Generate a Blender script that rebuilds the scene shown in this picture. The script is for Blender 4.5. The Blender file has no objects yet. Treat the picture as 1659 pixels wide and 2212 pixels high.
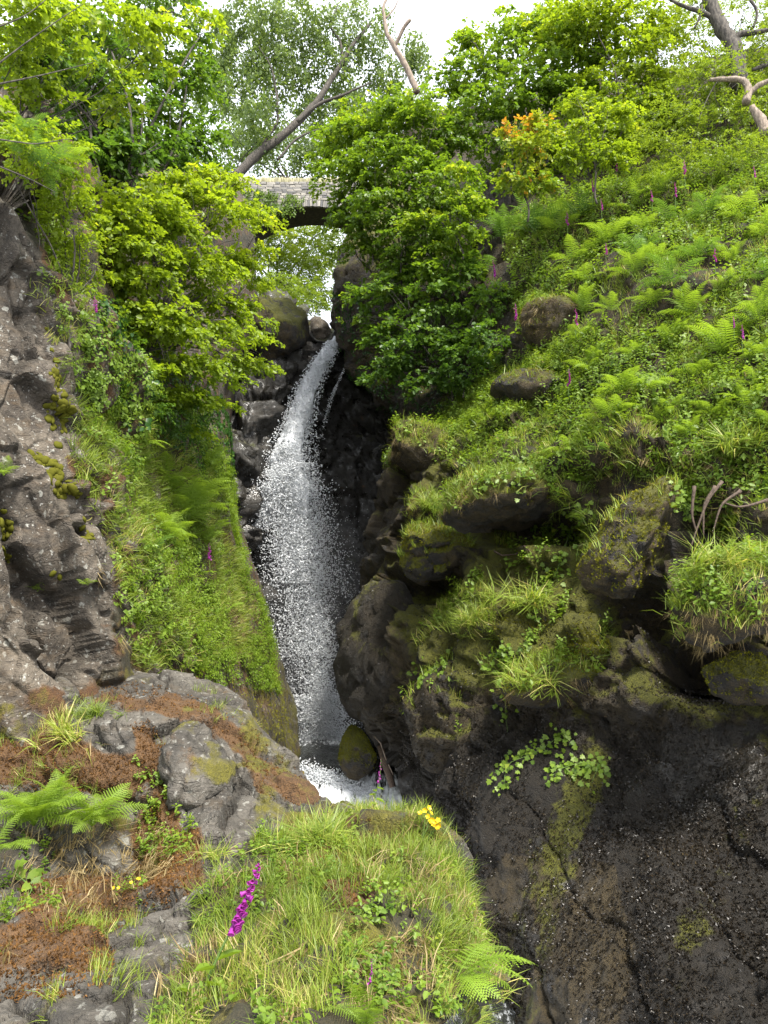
import bpy, math, random
import numpy as np
from mathutils import Vector, Matrix

random.seed(7)
RNG = np.random.default_rng(11)
SC = bpy.context.scene
COL = SC.collection
RAD = math.radians

# ------------------------------------------------------------------ camera, sky, sun, exposure
PITCH = RAD(8.0)
FPX = 1609.0                      # focal length in units of a 1659 x 2212 picture
CX, CY = 829.5, 1106.0
cam_d = bpy.data.cameras.new('camera')
cam = bpy.data.objects.new('camera', cam_d)
COL.objects.link(cam)
cam.location = (0, 0, 0)
cam.rotation_euler = (math.pi/2 + PITCH, 0, 0)
cam_d.sensor_fit = 'VERTICAL'
cam_d.sensor_height = 24.0
cam_d.lens = 24.0 * FPX / 2212.0
cam_d.clip_start = 0.05
cam_d.clip_end = 2000
SC.camera = cam

SUN_TO = Vector((0.27, -0.47, 0.84)).normalized()
world = bpy.data.worlds.new('World')
SC.world = world
world.use_nodes = True
wt = world.node_tree
wt.nodes.clear()
wo = wt.nodes.new('ShaderNodeOutputWorld')
wb = wt.nodes.new('ShaderNodeBackground')
sk = wt.nodes.new('ShaderNodeTexSky')
sk.sky_type = 'NISHITA'
sk.sun_disc = False
sk.sun_elevation = math.asin(SUN_TO.z)
sk.sun_rotation = math.atan2(SUN_TO.x, SUN_TO.y)
sk.dust_density = 4.0
sk.air_density = 1.0
wm = wt.nodes.new('ShaderNodeMixRGB')
wm.inputs['Fac'].default_value = 0.72
wm.inputs['Color2'].default_value = (5.6, 5.75, 6.0, 1)      # thin white cloud cover
wt.links.new(sk.outputs[0], wm.inputs['Color1'])
wt.links.new(wm.outputs[0], wb.inputs['Color'])
wb.inputs['Strength'].default_value = 0.15
wt.links.new(wb.outputs[0], wo.inputs['Surface'])

sun_d = bpy.data.lights.new('sun', 'SUN')
sun_d.energy = 3.5
sun_d.angle = RAD(7.0)
sun_d.color = (1.0, 0.95, 0.86)
sun = bpy.data.objects.new('sun', sun_d)
COL.objects.link(sun)
sun.rotation_euler = SUN_TO.to_track_quat('Z', 'Y').to_euler()
sun.location = (20, -20, 60)

SC.view_settings.view_transform = 'Standard'
SC.view_settings.look = 'None'
SC.view_settings.exposure = 1.55
SC.view_settings.gamma = 1.0
SC.render.engine = 'CYCLES'
SC.cycles.use_denoising = True
SC.cycles.max_bounces = 5
SC.cycles.diffuse_bounces = 3
SC.cycles.transmission_bounces = 3
SC.cycles.sample_clamp_indirect = 6.0
SC.cycles.caustics_reflective = False
SC.cycles.caustics_refractive = False

# ------------------------------------------------------------------ geometry helpers
CP, SP = math.cos(PITCH), math.sin(PITCH)

def at(dx, dy, Y):
    """A point of the place: seen in direction (dx, dy), at distance Y along the ground."""
    dx = np.asarray(dx, float); dy = np.asarray(dy, float); Y = np.asarray(Y, float)
    x = (dx - CX)/FPX; v = -(dy - CY)/FPX
    fy = CP - v*SP; fz = SP + v*CP
    k = Y/fy
    return np.stack([x*k, Y + 0*x, fz*k], -1)

def proj(P):
    P = np.asarray(P, float)
    d = P[..., 1]*CP + P[..., 2]*SP
    u = -P[..., 1]*SP + P[..., 2]*CP
    d = np.where(np.abs(d) < 1e-4, 1e-4, d)
    return CX + FPX*P[..., 0]/d, CY - FPX*u/d

def mpp(dx, dy, Y):
    """metres per picture unit at that place"""
    v = -(dy - CY)/FPX
    return Y/(CP - v*SP)/FPX

def unit(v):
    v = np.asarray(v, float)
    return v/np.maximum(np.linalg.norm(v, axis=-1, keepdims=True), 1e-9)

def h3(ix, iy, iz, seed):
    with np.errstate(over='ignore'):
        h = (ix.astype(np.int64).astype(np.uint32)*np.uint32(374761393) + iy.astype(np.int64).astype(np.uint32)*np.uint32(668265263)
             + iz.astype(np.int64).astype(np.uint32)*np.uint32(2147483647) + np.uint32((seed*1274126177) & 0xffffffff))
        h = (h ^ (h >> np.uint32(13)))*np.uint32(1274126177)
        h = (h ^ (h >> np.uint32(16)))*np.uint32(2246822519)
        h = h ^ (h >> np.uint32(15))
    return h.astype(np.float64)/4294967296.0

def vnoise(P, seed=0):
    i = np.floor(P); f = P - i
    f = f*f*f*(f*(f*6 - 15) + 10)
    out = 0
    for a in (0, 1):
        wa = f[..., 0] if a else 1 - f[..., 0]
        for b in (0, 1):
            wb_ = f[..., 1] if b else 1 - f[..., 1]
            for c in (0, 1):
                wc = f[..., 2] if c else 1 - f[..., 2]
                out = out + wa*wb_*wc*h3(i[..., 0]+a, i[..., 1]+b, i[..., 2]+c, seed)
    return out

def fbm(P, scale=1.0, octv=4, seed=0, gain=0.5):
    """fractal noise, about -1..1"""
    P = np.asarray(P, float)*scale
    s = 0; a = 1.0; t = 0
    for o in range(octv):
        s = s + a*(vnoise(P + 17.3*o, seed + o*13) - 0.5)*2
        t += a; a *= gain; P = P*2.03
    return s/t

def worley(P, seed=0):
    i = np.floor(P)
    n = P.shape[:-1]
    d1 = np.full(n, 9.0); d2 = np.full(n, 9.0)
    best = np.zeros(P.shape); cid = np.zeros(P.shape)
    for a in (-1, 0, 1):
        for b in (-1, 0, 1):
            for c in (-1, 0, 1):
                cx, cy, cz = i[..., 0]+a, i[..., 1]+b, i[..., 2]+c
                q = np.stack([cx + h3(cx, cy, cz, seed), cy + h3(cx, cy, cz, seed+1), cz + h3(cx, cy, cz, seed+2)], -1)
                d = np.linalg.norm(q - P, axis=-1)
                m = d < d1
                d2 = np.where(m, d1, np.minimum(d2, d))
                d1 = np.where(m, d, d1)
                best = np.where(m[..., None], q, best)
                cid = np.where(m[..., None], np.stack([cx, cy, cz], -1), cid)
    return d1, d2, best, cid

def facets(P, cell, amp, tilt, seed, warp=0.25):
    """blocky rock: every block its own offset and tilt, a joint between blocks. Returns (offset, joint 0..1)"""
    cell = np.asarray(cell, float)
    W = P + warp*np.stack([fbm(P, 0.9, 3, seed+50), fbm(P, 0.9, 3, seed+51), fbm(P, 0.9, 3, seed+52)], -1)
    Q = W/cell
    d1, d2, s, cid = worley(Q, seed)
    off = (h3(cid[..., 0], cid[..., 1], cid[..., 2], seed+7) - 0.5)*2*amp
    t = np.stack([h3(cid[..., 0], cid[..., 1], cid[..., 2], seed+8+k) - 0.5 for k in range(3)], -1)*2*tilt
    off = off + (t*(Q - s)*cell).sum(-1)
    joint = np.clip(1 - (d2 - d1)/0.10, 0, 1)
    return off, joint

def strata(P, nrm, h, cu, cv, amp, tilt, seed, warp=0.35):
    """bedded rock: layers of thickness h across nrm, each broken into blocks. Returns (offset, joint)"""
    nrm = unit(np.array(nrm, float)); u = unit(np.cross(nrm, (0.3, 0.9, 0.31))); v = np.cross(nrm, u)
    s = P @ nrm/h + warp*2*fbm(P, 0.5, 3, seed+60) + 0.12*fbm(P, 3.0, 2, seed+61)
    k = np.floor(s); f = s - k
    a = P @ u/cu + 7*h3(k, k, k, seed+1) + 0.35*fbm(P, 0.8, 3, seed+62); b = P @ v/cv + 7*h3(k, k, k, seed+2) + 0.35*fbm(P, 0.8, 3, seed+63)
    ia, ib = np.floor(a), np.floor(b)
    d1 = np.full(a.shape, 9.0); d2 = d1.copy(); cid = np.zeros(a.shape + (2,)); sx = np.zeros(a.shape + (2,))
    for i in (-1, 0, 1):
        for j in (-1, 0, 1):
            ca_, cb_ = ia + i, ib + j
            qx = ca_ + h3(ca_, cb_, k, seed+3); qy = cb_ + h3(ca_, cb_, k, seed+4)
            d = np.hypot(qx - a, qy - b); m = d < d1
            d2 = np.where(m, d1, np.minimum(d2, d)); d1 = np.where(m, d, d1)
            cid = np.where(m[..., None], np.stack([ca_, cb_], -1), cid); sx = np.where(m[..., None], np.stack([a-qx, b-qy], -1), sx)
    off = amp*2*(h3(cid[..., 0], cid[..., 1], k, seed+5) - 0.5)
    off = off + tilt*(sx[..., 0]*cu*(h3(cid[..., 0], cid[..., 1], k, seed+6) - 0.5) + sx[..., 1]*cv*(h3(cid[..., 0], cid[..., 1], k, seed+7) - 0.5))*2
    off = off + tilt*(f - 0.5)*h*(h3(cid[..., 0], k, cid[..., 1], seed+8) - 0.5)*2
    joint = np.maximum(np.clip(1 - (d2 - d1)/0.07, 0, 1), np.clip(1 - np.minimum(f, 1-f)/0.06, 0, 1))
    return off, joint

def smooth(a, b, x):
    t = np.clip((x - a)/(b - a), 0, 1)
    return t*t*(3 - 2*t)

def inpoly(px, py, poly):
    px = np.asarray(px); py = np.asarray(py)
    ins = np.zeros(px.shape, bool)
    n = len(poly)
    for i in range(n):
        x1, y1 = poly[i]; x2, y2 = poly[(i+1) % n]
        if y1 == y2: continue
        c = ((y1 > py) != (y2 > py)) & (px < (x2-x1)*(py-y1)/(y2-y1) + x1)
        ins ^= c
    return ins

def soft_poly(P, poly, jit=14, seed=3):
    """1 inside an area of the surface, edge made ragged by noise"""
    px, py = proj(P)
    sc = 0.9
    px = px + jit*fbm(P, sc, 4, seed); py = py + jit*fbm(P, sc, 4, seed+5)
    return inpoly(px, py, poly).astype(float)

def make_mesh(name, V, F, attrs=None, smooth_shade=True):
    """F: (n,3) or (n,4) int array, or a list of such arrays"""
    V = np.ascontiguousarray(V, np.float32)
    Fs = [np.asarray(f, np.int32) for f in (F if isinstance(F, list) else [F]) if len(f)]
    me = bpy.data.meshes.new(name)
    me.vertices.add(len(V)); me.vertices.foreach_set('co', V.ravel())
    nl = sum(f.size for f in Fs); npol = sum(len(f) for f in Fs)
    me.loops.add(nl); me.polygons.add(npol)
    me.loops.foreach_set('vertex_index', np.concatenate([f.ravel() for f in Fs]))
    tot = np.concatenate([np.full(len(f), f.shape[1], np.int32) for f in Fs])
    st = np.concatenate([[0], np.cumsum(tot)[:-1]]).astype(np.int32)
    me.polygons.foreach_set('loop_start', st)
    me.polygons.foreach_set('use_smooth', np.full(npol, smooth_shade, bool))
    for k, a in (attrs or {}).items():
        at_ = me.attributes.new(k, 'FLOAT', 'POINT')
        at_.data.foreach_set('value', np.ascontiguousarray(a, np.float32).ravel())
    me.update(calc_edges=True)
    return me

def link(name, me, mat=None, parent=None, loc=None):
    if mat is not None and len(me.materials) == 0:
        me.materials.append(mat)
    o = bpy.data.objects.new(name, me)
    COL.objects.link(o)
    if parent is not None: o.parent = parent
    if loc is not None: o.location = loc
    return o

def empty(name, loc=(0, 0, 0)):
    o = bpy.data.objects.new(name, None)
    o.empty_display_size = 0.2
    COL.objects.link(o); o.location = tuple(float(c) for c in loc)
    return o

def tag(o, label=None, cat=None, group=None, kind=None):
    if label: o['label'] = label
    if cat: o['category'] = cat
    if group: o['group'] = group
    if kind: o['kind'] = kind
    return o

def frames(z, az=None, rng=RNG):
    """rotation matrices whose third column is z, turned by az around it"""
    z = unit(z)
    n = len(z)
    if az is None: az = rng.uniform(0, 2*np.pi, n)
    ref = np.where(np.abs(z[:, 2:3]) > 0.95, np.array([[1., 0, 0]]), np.array([[0, 0, 1.]]))
    x = unit(np.cross(ref, z)); y = np.cross(z, x)
    c, s = np.cos(az)[:, None], np.sin(az)[:, None]
    X = x*c + y*s; Y = np.cross(z, X)
    return np.stack([X, Y, z], -1)

def frames_xz(x, up):
    """first column along x, third as close to up as it can be"""
    x = unit(x); y = unit(np.cross(up, x)); z = np.cross(x, y)
    return np.stack([x, y, z], -1)

def instance(name, tmpls, pos, R, s, rnd, rng=RNG):
    """many copies of small template shapes as one mesh; tmpls: list of (V, F, r)"""
    idx = rng.integers(0, len(tmpls), len(pos))
    Vs, Fs, As = [], [], []
    off = 0
    s = np.asarray(s, float)
    for k, (V, F, r) in enumerate(tmpls):
        m = idx == k
        n = int(m.sum())
        if n == 0: continue
        sv = s[m] if s.ndim > 1 else s[m][:, None]
        L = V[None]*sv[:, None, :]
        W = np.einsum('nij,nmj->nmi', R[m], L) + pos[m][:, None, :]
        Vs.append(W.reshape(-1, 3))
        Fs.append((F[None] + (np.arange(n)*len(V))[:, None, None] + off).reshape(-1, F.shape[1]))
        As.append((rnd[m][:, None] + r[None]).ravel())
        off += n*len(V)
    return make_mesh(name, np.concatenate(Vs), np.concatenate(Fs), {'rnd': np.concatenate(As)})

def tube_arrays(pts, radii, sides=6, wob=0.0, seed=1):
    pts = np.asarray(pts, float); radii = np.asarray(radii, float)
    n = len(pts)
    t = np.gradient(pts, axis=0); t = unit(t)
    ref = np.array([0.31, 0.83, 0.47])
    x = unit(np.cross(t, ref)); y = np.cross(t, x)
    a = np.linspace(0, 2*np.pi, sides, endpoint=False)
    rr = radii[:, None]*(1 + wob*(np.random.default_rng(seed).random((n, sides)) - 0.5))
    V = pts[:, None] + rr[..., None]*(np.cos(a)[None, :, None]*x[:, None] + np.sin(a)[None, :, None]*y[:, None])
    V = V.reshape(-1, 3)
    i = np.arange(n-1)[:, None]*sides; j = np.arange(sides)[None]; j2 = (j+1) % sides
    F = np.stack([i+j, i+j2, i+sides+j2, i+sides+j], -1).reshape(-1, 4)
    V = np.concatenate([V, pts[:1], pts[-1:]])
    k = len(V)
    cap = []
    for q in range(sides):
        cap.append((k-2, (q+1) % sides, q))
        cap.append((k-1, (n-1)*sides + q, (n-1)*sides + (q+1) % sides))
    return V, F, np.array(cap)

class Tubes:
    def __init__(self): self.V = []; self.Q = []; self.T = []; self.o = 0
    def add(self, pts, radii, sides=6, wob=0.15):
        V, F, C = tube_arrays(pts, radii, sides, wob, len(self.V)+1)
        self.V.append(V); self.Q.append(F + self.o); self.T.append(C + self.o); self.o += len(V)
    def mesh(self, name):
        return make_mesh(name, np.concatenate(self.V), [np.concatenate(self.Q), np.concatenate(self.T)],
                         {'rnd': np.full(self.o, 0.5)})

def bent(a, b, n=8, sag=0.0, wob=0.1, rng=RNG):
    a = np.asarray(a, float); b = np.asarray(b, float)
    t = np.linspace(0, 1, n)[:, None]
    p = a + (b - a)*t
    L = np.linalg.norm(b - a)
    off = rng.normal(0, wob*L, (3,))
    off2 = rng.normal(0, wob*L*0.5, (3,))
    p = p + np.sin(np.pi*t)*off + np.sin(2*np.pi*t)*off2
    p[:, 2] -= sag*L*np.sin(np.pi*t[:, 0])
    return p

# ------------------------------------------------------------------ materials
class NT:
    def __init__(self, name):
        self.m = bpy.data.materials.new(name)
        self.m.use_nodes = True
        self.t = self.m.node_tree
        self.t.nodes.clear()
        self.out = self.t.nodes.new('ShaderNodeOutputMaterial')
    def n(self, typ, **kw):
        nd = self.t.nodes.new('ShaderNode' + typ)
        for k, v in kw.items():
            if k.startswith('_'): setattr(nd, k[1:], v); continue
            key = int(k[1:]) if k[0] == 'i' and k[1:].isdigit() else k.replace('__', ' ')
            inp = nd.inputs[key]
            if isinstance(v, bpy.types.NodeSocket): self.t.links.new(v, inp)
            else:
                if isinstance(v, tuple) and len(v) == 3 and inp.type == 'RGBA': v = v + (1,)
                inp.default_value = v
        return nd
    def math(self, op, a, b=0.0, clamp=False):
        nd = self.n('Math', _operation=op, i0=a, i1=b); nd.use_clamp = clamp
        return nd.outputs[0]
    def mix(self, f, a, b, blend='MIX'):
        nd = self.n('MixRGB', _blend_type=blend, Fac=f, Color1=a, Color2=b)
        return nd.outputs[0]
    def noise(self, scale, detail=4, rough=0.55, vec=None, dist=0.0):
        nd = self.n('TexNoise', Scale=scale, Detail=detail, Roughness=rough, Distortion=dist)
        if vec is not None: self.t.links.new(vec, nd.inputs['Vector'])
        return nd.outputs['Fac']
    def attr(self, name):
        nd = self.t.nodes.new('ShaderNodeAttribute'); nd.attribute_name = name
        return nd.outputs['Fac']
    def step(self, x, a, b):
        nd = self.n('MapRange', _interpolation_type='SMOOTHSTEP')
        self.t.links.new(x, nd.inputs['Value'])
        nd.inputs['From Min'].default_value = a; nd.inputs['From Max'].default_value = b
        return nd.outputs[0]
    def co(self):
        return self.t.nodes.new('ShaderNodeTexCoord').outputs['Object']
    def end(self, shader):
        self.t.links.new(shader, self.out.inputs['Surface'])
        return self.m

def rock_mat(name, dark, mid, light, lichen=0.3, moss=((0.075, 0.085, 0.008), (0.17, 0.17, 0.012)),
             brown=((0.045, 0.022, 0.008), (0.13, 0.06, 0.02)), soil=(0.022, 0.02, 0.011), wet_rough=0.12, rough=0.8, bump=0.5, grain=1.0, gold=None, bdist=0.06):
    n = NT(name)
    co = n.co()
    big = n.noise(0.8, 5, 0.6, co)
    med = n.noise(4.5, 6, 0.62, co, 0.4)
    fine = n.noise(28.0*grain, 4, 0.65, co)
    st = n.n('Mapping', Vector=co); st.inputs['Rotation'].default_value = (0.5, 0.25, 0.3); st.inputs['Scale'].default_value = (7.0, 7.0, 1.0)
    streak = n.noise(1.0, 5, 0.6, st.outputs[0])
    c = n.mix(n.step(med, 0.33, 0.66), dark, mid)
    c = n.mix(n.math('MULTIPLY', n.step(big, 0.42, 0.66), 0.8), c, light)
    c = n.mix(n.math('MULTIPLY', n.step(streak, 0.52, 0.7), 0.55), c, dark)
    c = n.mix(n.math('MULTIPLY', n.step(fine, 0.5, 0.72), 0.35), c, (dark[0]*0.4, dark[1]*0.4, dark[2]*0.4))
    vor = n.n('TexVoronoi', Scale=5.5); n.t.links.new(co, vor.inputs['Vector'])
    l1 = n.noise(7.0, 3, 0.5, co)
    lf = n.math('MULTIPLY', n.step(l1, 0.62, 0.66), lichen)
    c = n.mix(lf, c, (0.52, 0.52, 0.46))
    l2 = n.noise(17.0, 2, 0.5, co)
    c = n.mix(n.math('MULTIPLY', n.step(l2, 0.66, 0.69), lichen), c, (0.6, 0.6, 0.55))
    vm = n.n('Mapping', Vector=co); vm.inputs['Rotation'].default_value = (0.3, 0.5, 0.2); vm.inputs['Scale'].default_value = (1.0, 1.3, 2.6)
    cr = n.math('ABSOLUTE', n.math('SUBTRACT', n.noise(1.3, 3, 0.55, vm.outputs[0], 0.6), 0.5))
    cr2 = n.math('ABSOLUTE', n.math('SUBTRACT', n.noise(3.4, 3, 0.6, vm.outputs[0], 0.8), 0.5))
    crack = n.math('MAXIMUM', n.math('SUBTRACT', 1.0, n.step(cr, 0.002, 0.016)), n.math('MULTIPLY', n.math('SUBTRACT', 1.0, n.step(cr2, 0.001, 0.010)), 0.3))
    c = n.mix(n.math('MULTIPLY', n.step(n.noise(1.9, 5, 0.65, vm.outputs[0]), 0.5, 0.68), 0.5), c, (mid[0]*0.95, mid[1]*0.75, mid[2]*0.5))
    c = n.mix(n.math('MULTIPLY', crack, 0.4), c, (dark[0]*0.25, dark[1]*0.25, dark[2]*0.25))
    jt = n.attr('joint')
    c = n.mix(n.math('MULTIPLY', jt, 0.75), c, (0.02, 0.017, 0.012))
    # soil, brown moss, green moss laid over the stone
    fz = n.noise(55.0*grain, 3, 0.7, co)
    mm = n.noise(3.0, 5, 0.65, co)
    def lay(c, a, ca, cb):
        f = n.step(n.math('ADD', a, n.math('MULTIPLY', n.math('SUBTRACT', mm, 0.5), 1.1)), 0.38, 0.62)
        k = n.mix(n.step(n.math('ADD', n.math('MULTIPLY', fz, 0.65), n.math('MULTIPLY', med, 0.35)), 0.36, 0.66), ca, cb)
        return n.mix(f, c, k), f
    c, f0 = lay(c, n.attr('soil'), soil, (soil[0]*2.2, soil[1]*2.0, soil[2]*1.6))
    if gold:
        gk = n.attr('gold')
        brown = (n.mix(gk, brown[0], gold[0]), n.mix(gk, brown[1], gold[1]))
    c, f1 = lay(c, n.attr('brown'), *brown)
    c, f2 = lay(c, n.attr('moss'), *moss)
    wet = n.attr('wet')
    covered = n.math('MAXIMUM', n.math('MAXIMUM', f1, f2), f0)
    bare = n.math('SUBTRACT', 1.0, n.math('MULTIPLY', covered, 0.75))
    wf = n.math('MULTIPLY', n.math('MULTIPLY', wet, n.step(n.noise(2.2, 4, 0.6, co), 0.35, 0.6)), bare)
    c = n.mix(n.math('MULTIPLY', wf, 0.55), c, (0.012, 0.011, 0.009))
    r = n.n('MixRGB', Fac=wf, Color1=(rough,)*3, Color2=(wet_rough,)*3).outputs[0]
    hgt = n.math('ADD', n.math('MULTIPLY', fine, 1.1), n.math('MULTIPLY', med, 1.3))
    hgt = n.math('ADD', hgt, n.math('MULTIPLY', n.math('MULTIPLY', fz, covered), 1.4))
    hgt = n.math('SUBTRACT', n.math('ADD', hgt, n.math('MULTIPLY', streak, 0.6)), n.math('MULTIPLY', crack, 0.45))
    b = n.n('Bump', Strength=n.math('MULTIPLY', n.math('SUBTRACT', 1.0, n.math('MULTIPLY', wf, 0.75)), bump), Distance=bdist, Height=hgt)
    p = n.n('BsdfPrincipled', Base__Color=c, Roughness=r, Normal=b.outputs[0])
    p.inputs['Specular IOR Level'].default_value = 0.45
    return n.end(p.outputs[0])

def leaf_mat(name, a, b, c=None, trans=0.45, rough=0.42, gloss=0.35):
    """a..b by leaf, c for the youngest"""
    n = NT(name)
    r = n.attr('rnd')
    col = n.mix(n.step(r, 0.0, 0.75), a, b)
    if c is not None: col = n.mix(n.step(r, 0.72, 1.02), col, c)
    tc = n.mix(1.0, col, (1.55, 1.5, 0.75), 'MULTIPLY')
    d = n.n('BsdfPrincipled', Base__Color=col, Roughness=rough)
    d.inputs['Specular IOR Level'].default_value = gloss
    t = n.n('BsdfTranslucent', Color=tc)
    s = n.n('MixShader', Fac=trans, i1=d.outputs[0], i2=t.outputs[0])
    return n.end(s.outputs[0])

def plain_mat(name, a, b, scale=8.0, rough=0.8, bump=0.3, stretch=None):
    n = NT(name)
    co = n.co()
    if stretch:
        mp = n.n('Mapping', Vector=co); mp.inputs['Scale'].default_value = stretch; co = mp.outputs[0]
    f = n.noise(scale, 6, 0.62, co)
    col = n.mix(n.step(f, 0.36, 0.66), a, b)
    bm_ = n.n('Bump', Strength=bump, Distance=0.05, Height=f)
    p = n.n('BsdfPrincipled', Base__Color=col, Roughness=rough, Normal=bm_.outputs[0])
    return n.end(p.outputs[0])

M = {}
M['cliff'] = rock_mat('brown_grey_cliff_rock', (0.034, 0.027, 0.020), (0.10, 0.083, 0.063), (0.165, 0.138, 0.105), lichen=0.4,
                      moss=((0.06, 0.055, 0.007), (0.15, 0.14, 0.010)), bump=0.75)  # the stone's own brown grey, mottled at random
M['ledge'] = rock_mat('grey_ledge_rock', (0.028, 0.025, 0.020), (0.075, 0.067, 0.055), (0.125, 0.113, 0.094), lichen=0.22,
                      brown=((0.045, 0.023, 0.008), (0.15, 0.078, 0.028)), moss=((0.06, 0.055, 0.007), (0.15, 0.135, 0.011)), bump=0.75)
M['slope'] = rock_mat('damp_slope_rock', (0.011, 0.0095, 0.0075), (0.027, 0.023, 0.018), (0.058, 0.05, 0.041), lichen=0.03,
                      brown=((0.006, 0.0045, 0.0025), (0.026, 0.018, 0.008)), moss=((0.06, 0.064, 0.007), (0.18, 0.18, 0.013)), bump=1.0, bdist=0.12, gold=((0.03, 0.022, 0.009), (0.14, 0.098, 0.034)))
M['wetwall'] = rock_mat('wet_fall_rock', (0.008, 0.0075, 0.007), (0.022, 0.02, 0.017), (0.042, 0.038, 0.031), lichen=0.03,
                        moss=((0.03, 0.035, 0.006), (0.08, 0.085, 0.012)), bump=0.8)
M['earth'] = plain_mat('leaf_litter_earth', (0.02, 0.022, 0.008), (0.05, 0.055, 0.018), 3.0)
M['bark'] = plain_mat('grey_bark', (0.018, 0.015, 0.012), (0.085, 0.073, 0.058), 14.0, 0.85, 0.6, (1, 1, 0.35))
M['deadwood'] = plain_mat('pale_dead_wood', (0.10, 0.075, 0.055), (0.26, 0.205, 0.155), 16.0, 0.8, 0.6, (1, 1, 0.25))
M['root'] = plain_mat('brown_root', (0.035, 0.022, 0.014), (0.09, 0.06, 0.04), 20.0)
M['lime'] = leaf_mat('lime_hazel_leaf', (0.12, 0.185, 0.012), (0.215, 0.295, 0.018), (0.36, 0.40, 0.03), 0.52)
M['mid'] = leaf_mat('green_hazel_leaf', (0.065, 0.125, 0.014), (0.14, 0.225, 0.018), (0.27, 0.34, 0.026), 0.5)
M['deep'] = leaf_mat('deep_green_leaf', (0.04, 0.09, 0.016), (0.095, 0.175, 0.02), (0.19, 0.27, 0.024), 0.48)
M['birch'] = leaf_mat('birch_leaf', (0.09, 0.14, 0.045), (0.15, 0.215, 0.06), (0.22, 0.28, 0.07), 0.5)
M['oak'] = leaf_mat('oak_leaf', (0.11, 0.17, 0.018), (0.17, 0.235, 0.026), (0.25, 0.31, 0.035), 0.5)
M['orange'] = leaf_mat('orange_tipped_leaf', (0.09, 0.19, 0.012), (0.22, 0.27, 0.02), (0.52, 0.23, 0.03), 0.4)
M['fern'] = leaf_mat('fern_frond', (0.10, 0.18, 0.022), (0.20, 0.30, 0.034), (0.33, 0.42, 0.05), 0.45, 0.5)
M['fern_dark'] = leaf_mat('dark_fern_frond', (0.05, 0.11, 0.022), (0.11, 0.20, 0.035), (0.19, 0.29, 0.045), 0.42, 0.5)
M['grass'] = leaf_mat('grass_blade', (0.09, 0.14, 0.018), (0.215, 0.285, 0.034), (0.46, 0.40, 0.14), 0.36, 0.45)
M['drygrass'] = leaf_mat('dry_grass_blade', (0.12, 0.09, 0.035), (0.27, 0.20, 0.09), (0.44, 0.36, 0.19), 0.25, 0.6)
M['herb'] = leaf_mat('herb_leaf', (0.08, 0.15, 0.018), (0.17, 0.255, 0.028), (0.28, 0.34, 0.035), 0.45, 0.45)
M['ivy'] = leaf_mat('ivy_leaf', (0.014, 0.045, 0.009), (0.04, 0.10, 0.014), (0.09, 0.17, 0.02), 0.22, 0.35)
M['brownmoss'] = leaf_mat('brown_moss_tuft', (0.055, 0.027, 0.009), (0.17, 0.088, 0.03), (0.28, 0.17, 0.065), 0.15, 0.8, 0.1)
M['darkmoss'] = leaf_mat('dark_moss_tuft', (0.006, 0.0045, 0.0025), (0.022, 0.015, 0.007), (0.06, 0.043, 0.018), 0.12, 0.45, 0.6)
M['goldmoss'] = leaf_mat('golden_moss_tuft', (0.09, 0.09, 0.010), (0.20, 0.20, 0.016), (0.33, 0.31, 0.025), 0.2, 0.8, 0.1)
M['purple'] = leaf_mat('foxglove_bell', (0.21, 0.018, 0.21), (0.35, 0.045, 0.34), (0.5, 0.18, 0.49), 0.35)
M['yellow'] = leaf_mat('yellow_petal', (0.55, 0.36, 0.01), (0.7, 0.47, 0.015), (0.75, 0.55, 0.03), 0.3)
M['stem'] = plain_mat('green_stem', (0.06, 0.12, 0.02), (0.12, 0.19, 0.035), 12.0)

# ------------------------------------------------------------------ surfaces of the place
def pchip(x, Y, xi):
    """monotone cubic through knots along axis 0"""
    x = np.asarray(x, float); Y = np.asarray(Y, float)
    h = np.diff(x); d = np.diff(Y, axis=0)/h.reshape((-1,) + (1,)*(Y.ndim-1))
    m = np.zeros_like(Y)
    m[0] = d[0]; m[-1] = d[-1]
    if len(x) > 2:
        a, b = d[:-1], d[1:]
        same = (a*b) > 0
        hm = np.where(same, 2*a*b/np.where(np.abs(a+b) < 1e-12, 1e-12, a+b), 0)
        m[1:-1] = hm
    k = np.clip(np.searchsorted(x, xi, side='right') - 1, 0, len(x)-2)
    hh = h[k]; t = (xi - x[k])/hh
    sh = (-1,) + (1,)*(Y.ndim-1)
    t = t.reshape(sh); hh = hh.reshape(sh)
    return ((2*t**3-3*t**2+1)*Y[k] + (t**3-2*t**2+t)*hh*m[k] + (-2*t**3+3*t**2)*Y[k+1] + (t**3-t**2)*hh*m[k+1])

def grid_faces(R, C):
    i = np.arange(R-1)[:, None]*C; j = np.arange(C-1)[None]
    return np.stack([i+j, i+j+C, i+j+C+1, i+j+1], -1).reshape(-1, 4)

def grid_normals(P):
    du = np.gradient(P, axis=1); dv = np.gradient(P, axis=0)
    return unit(np.cross(dv, du))

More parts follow.
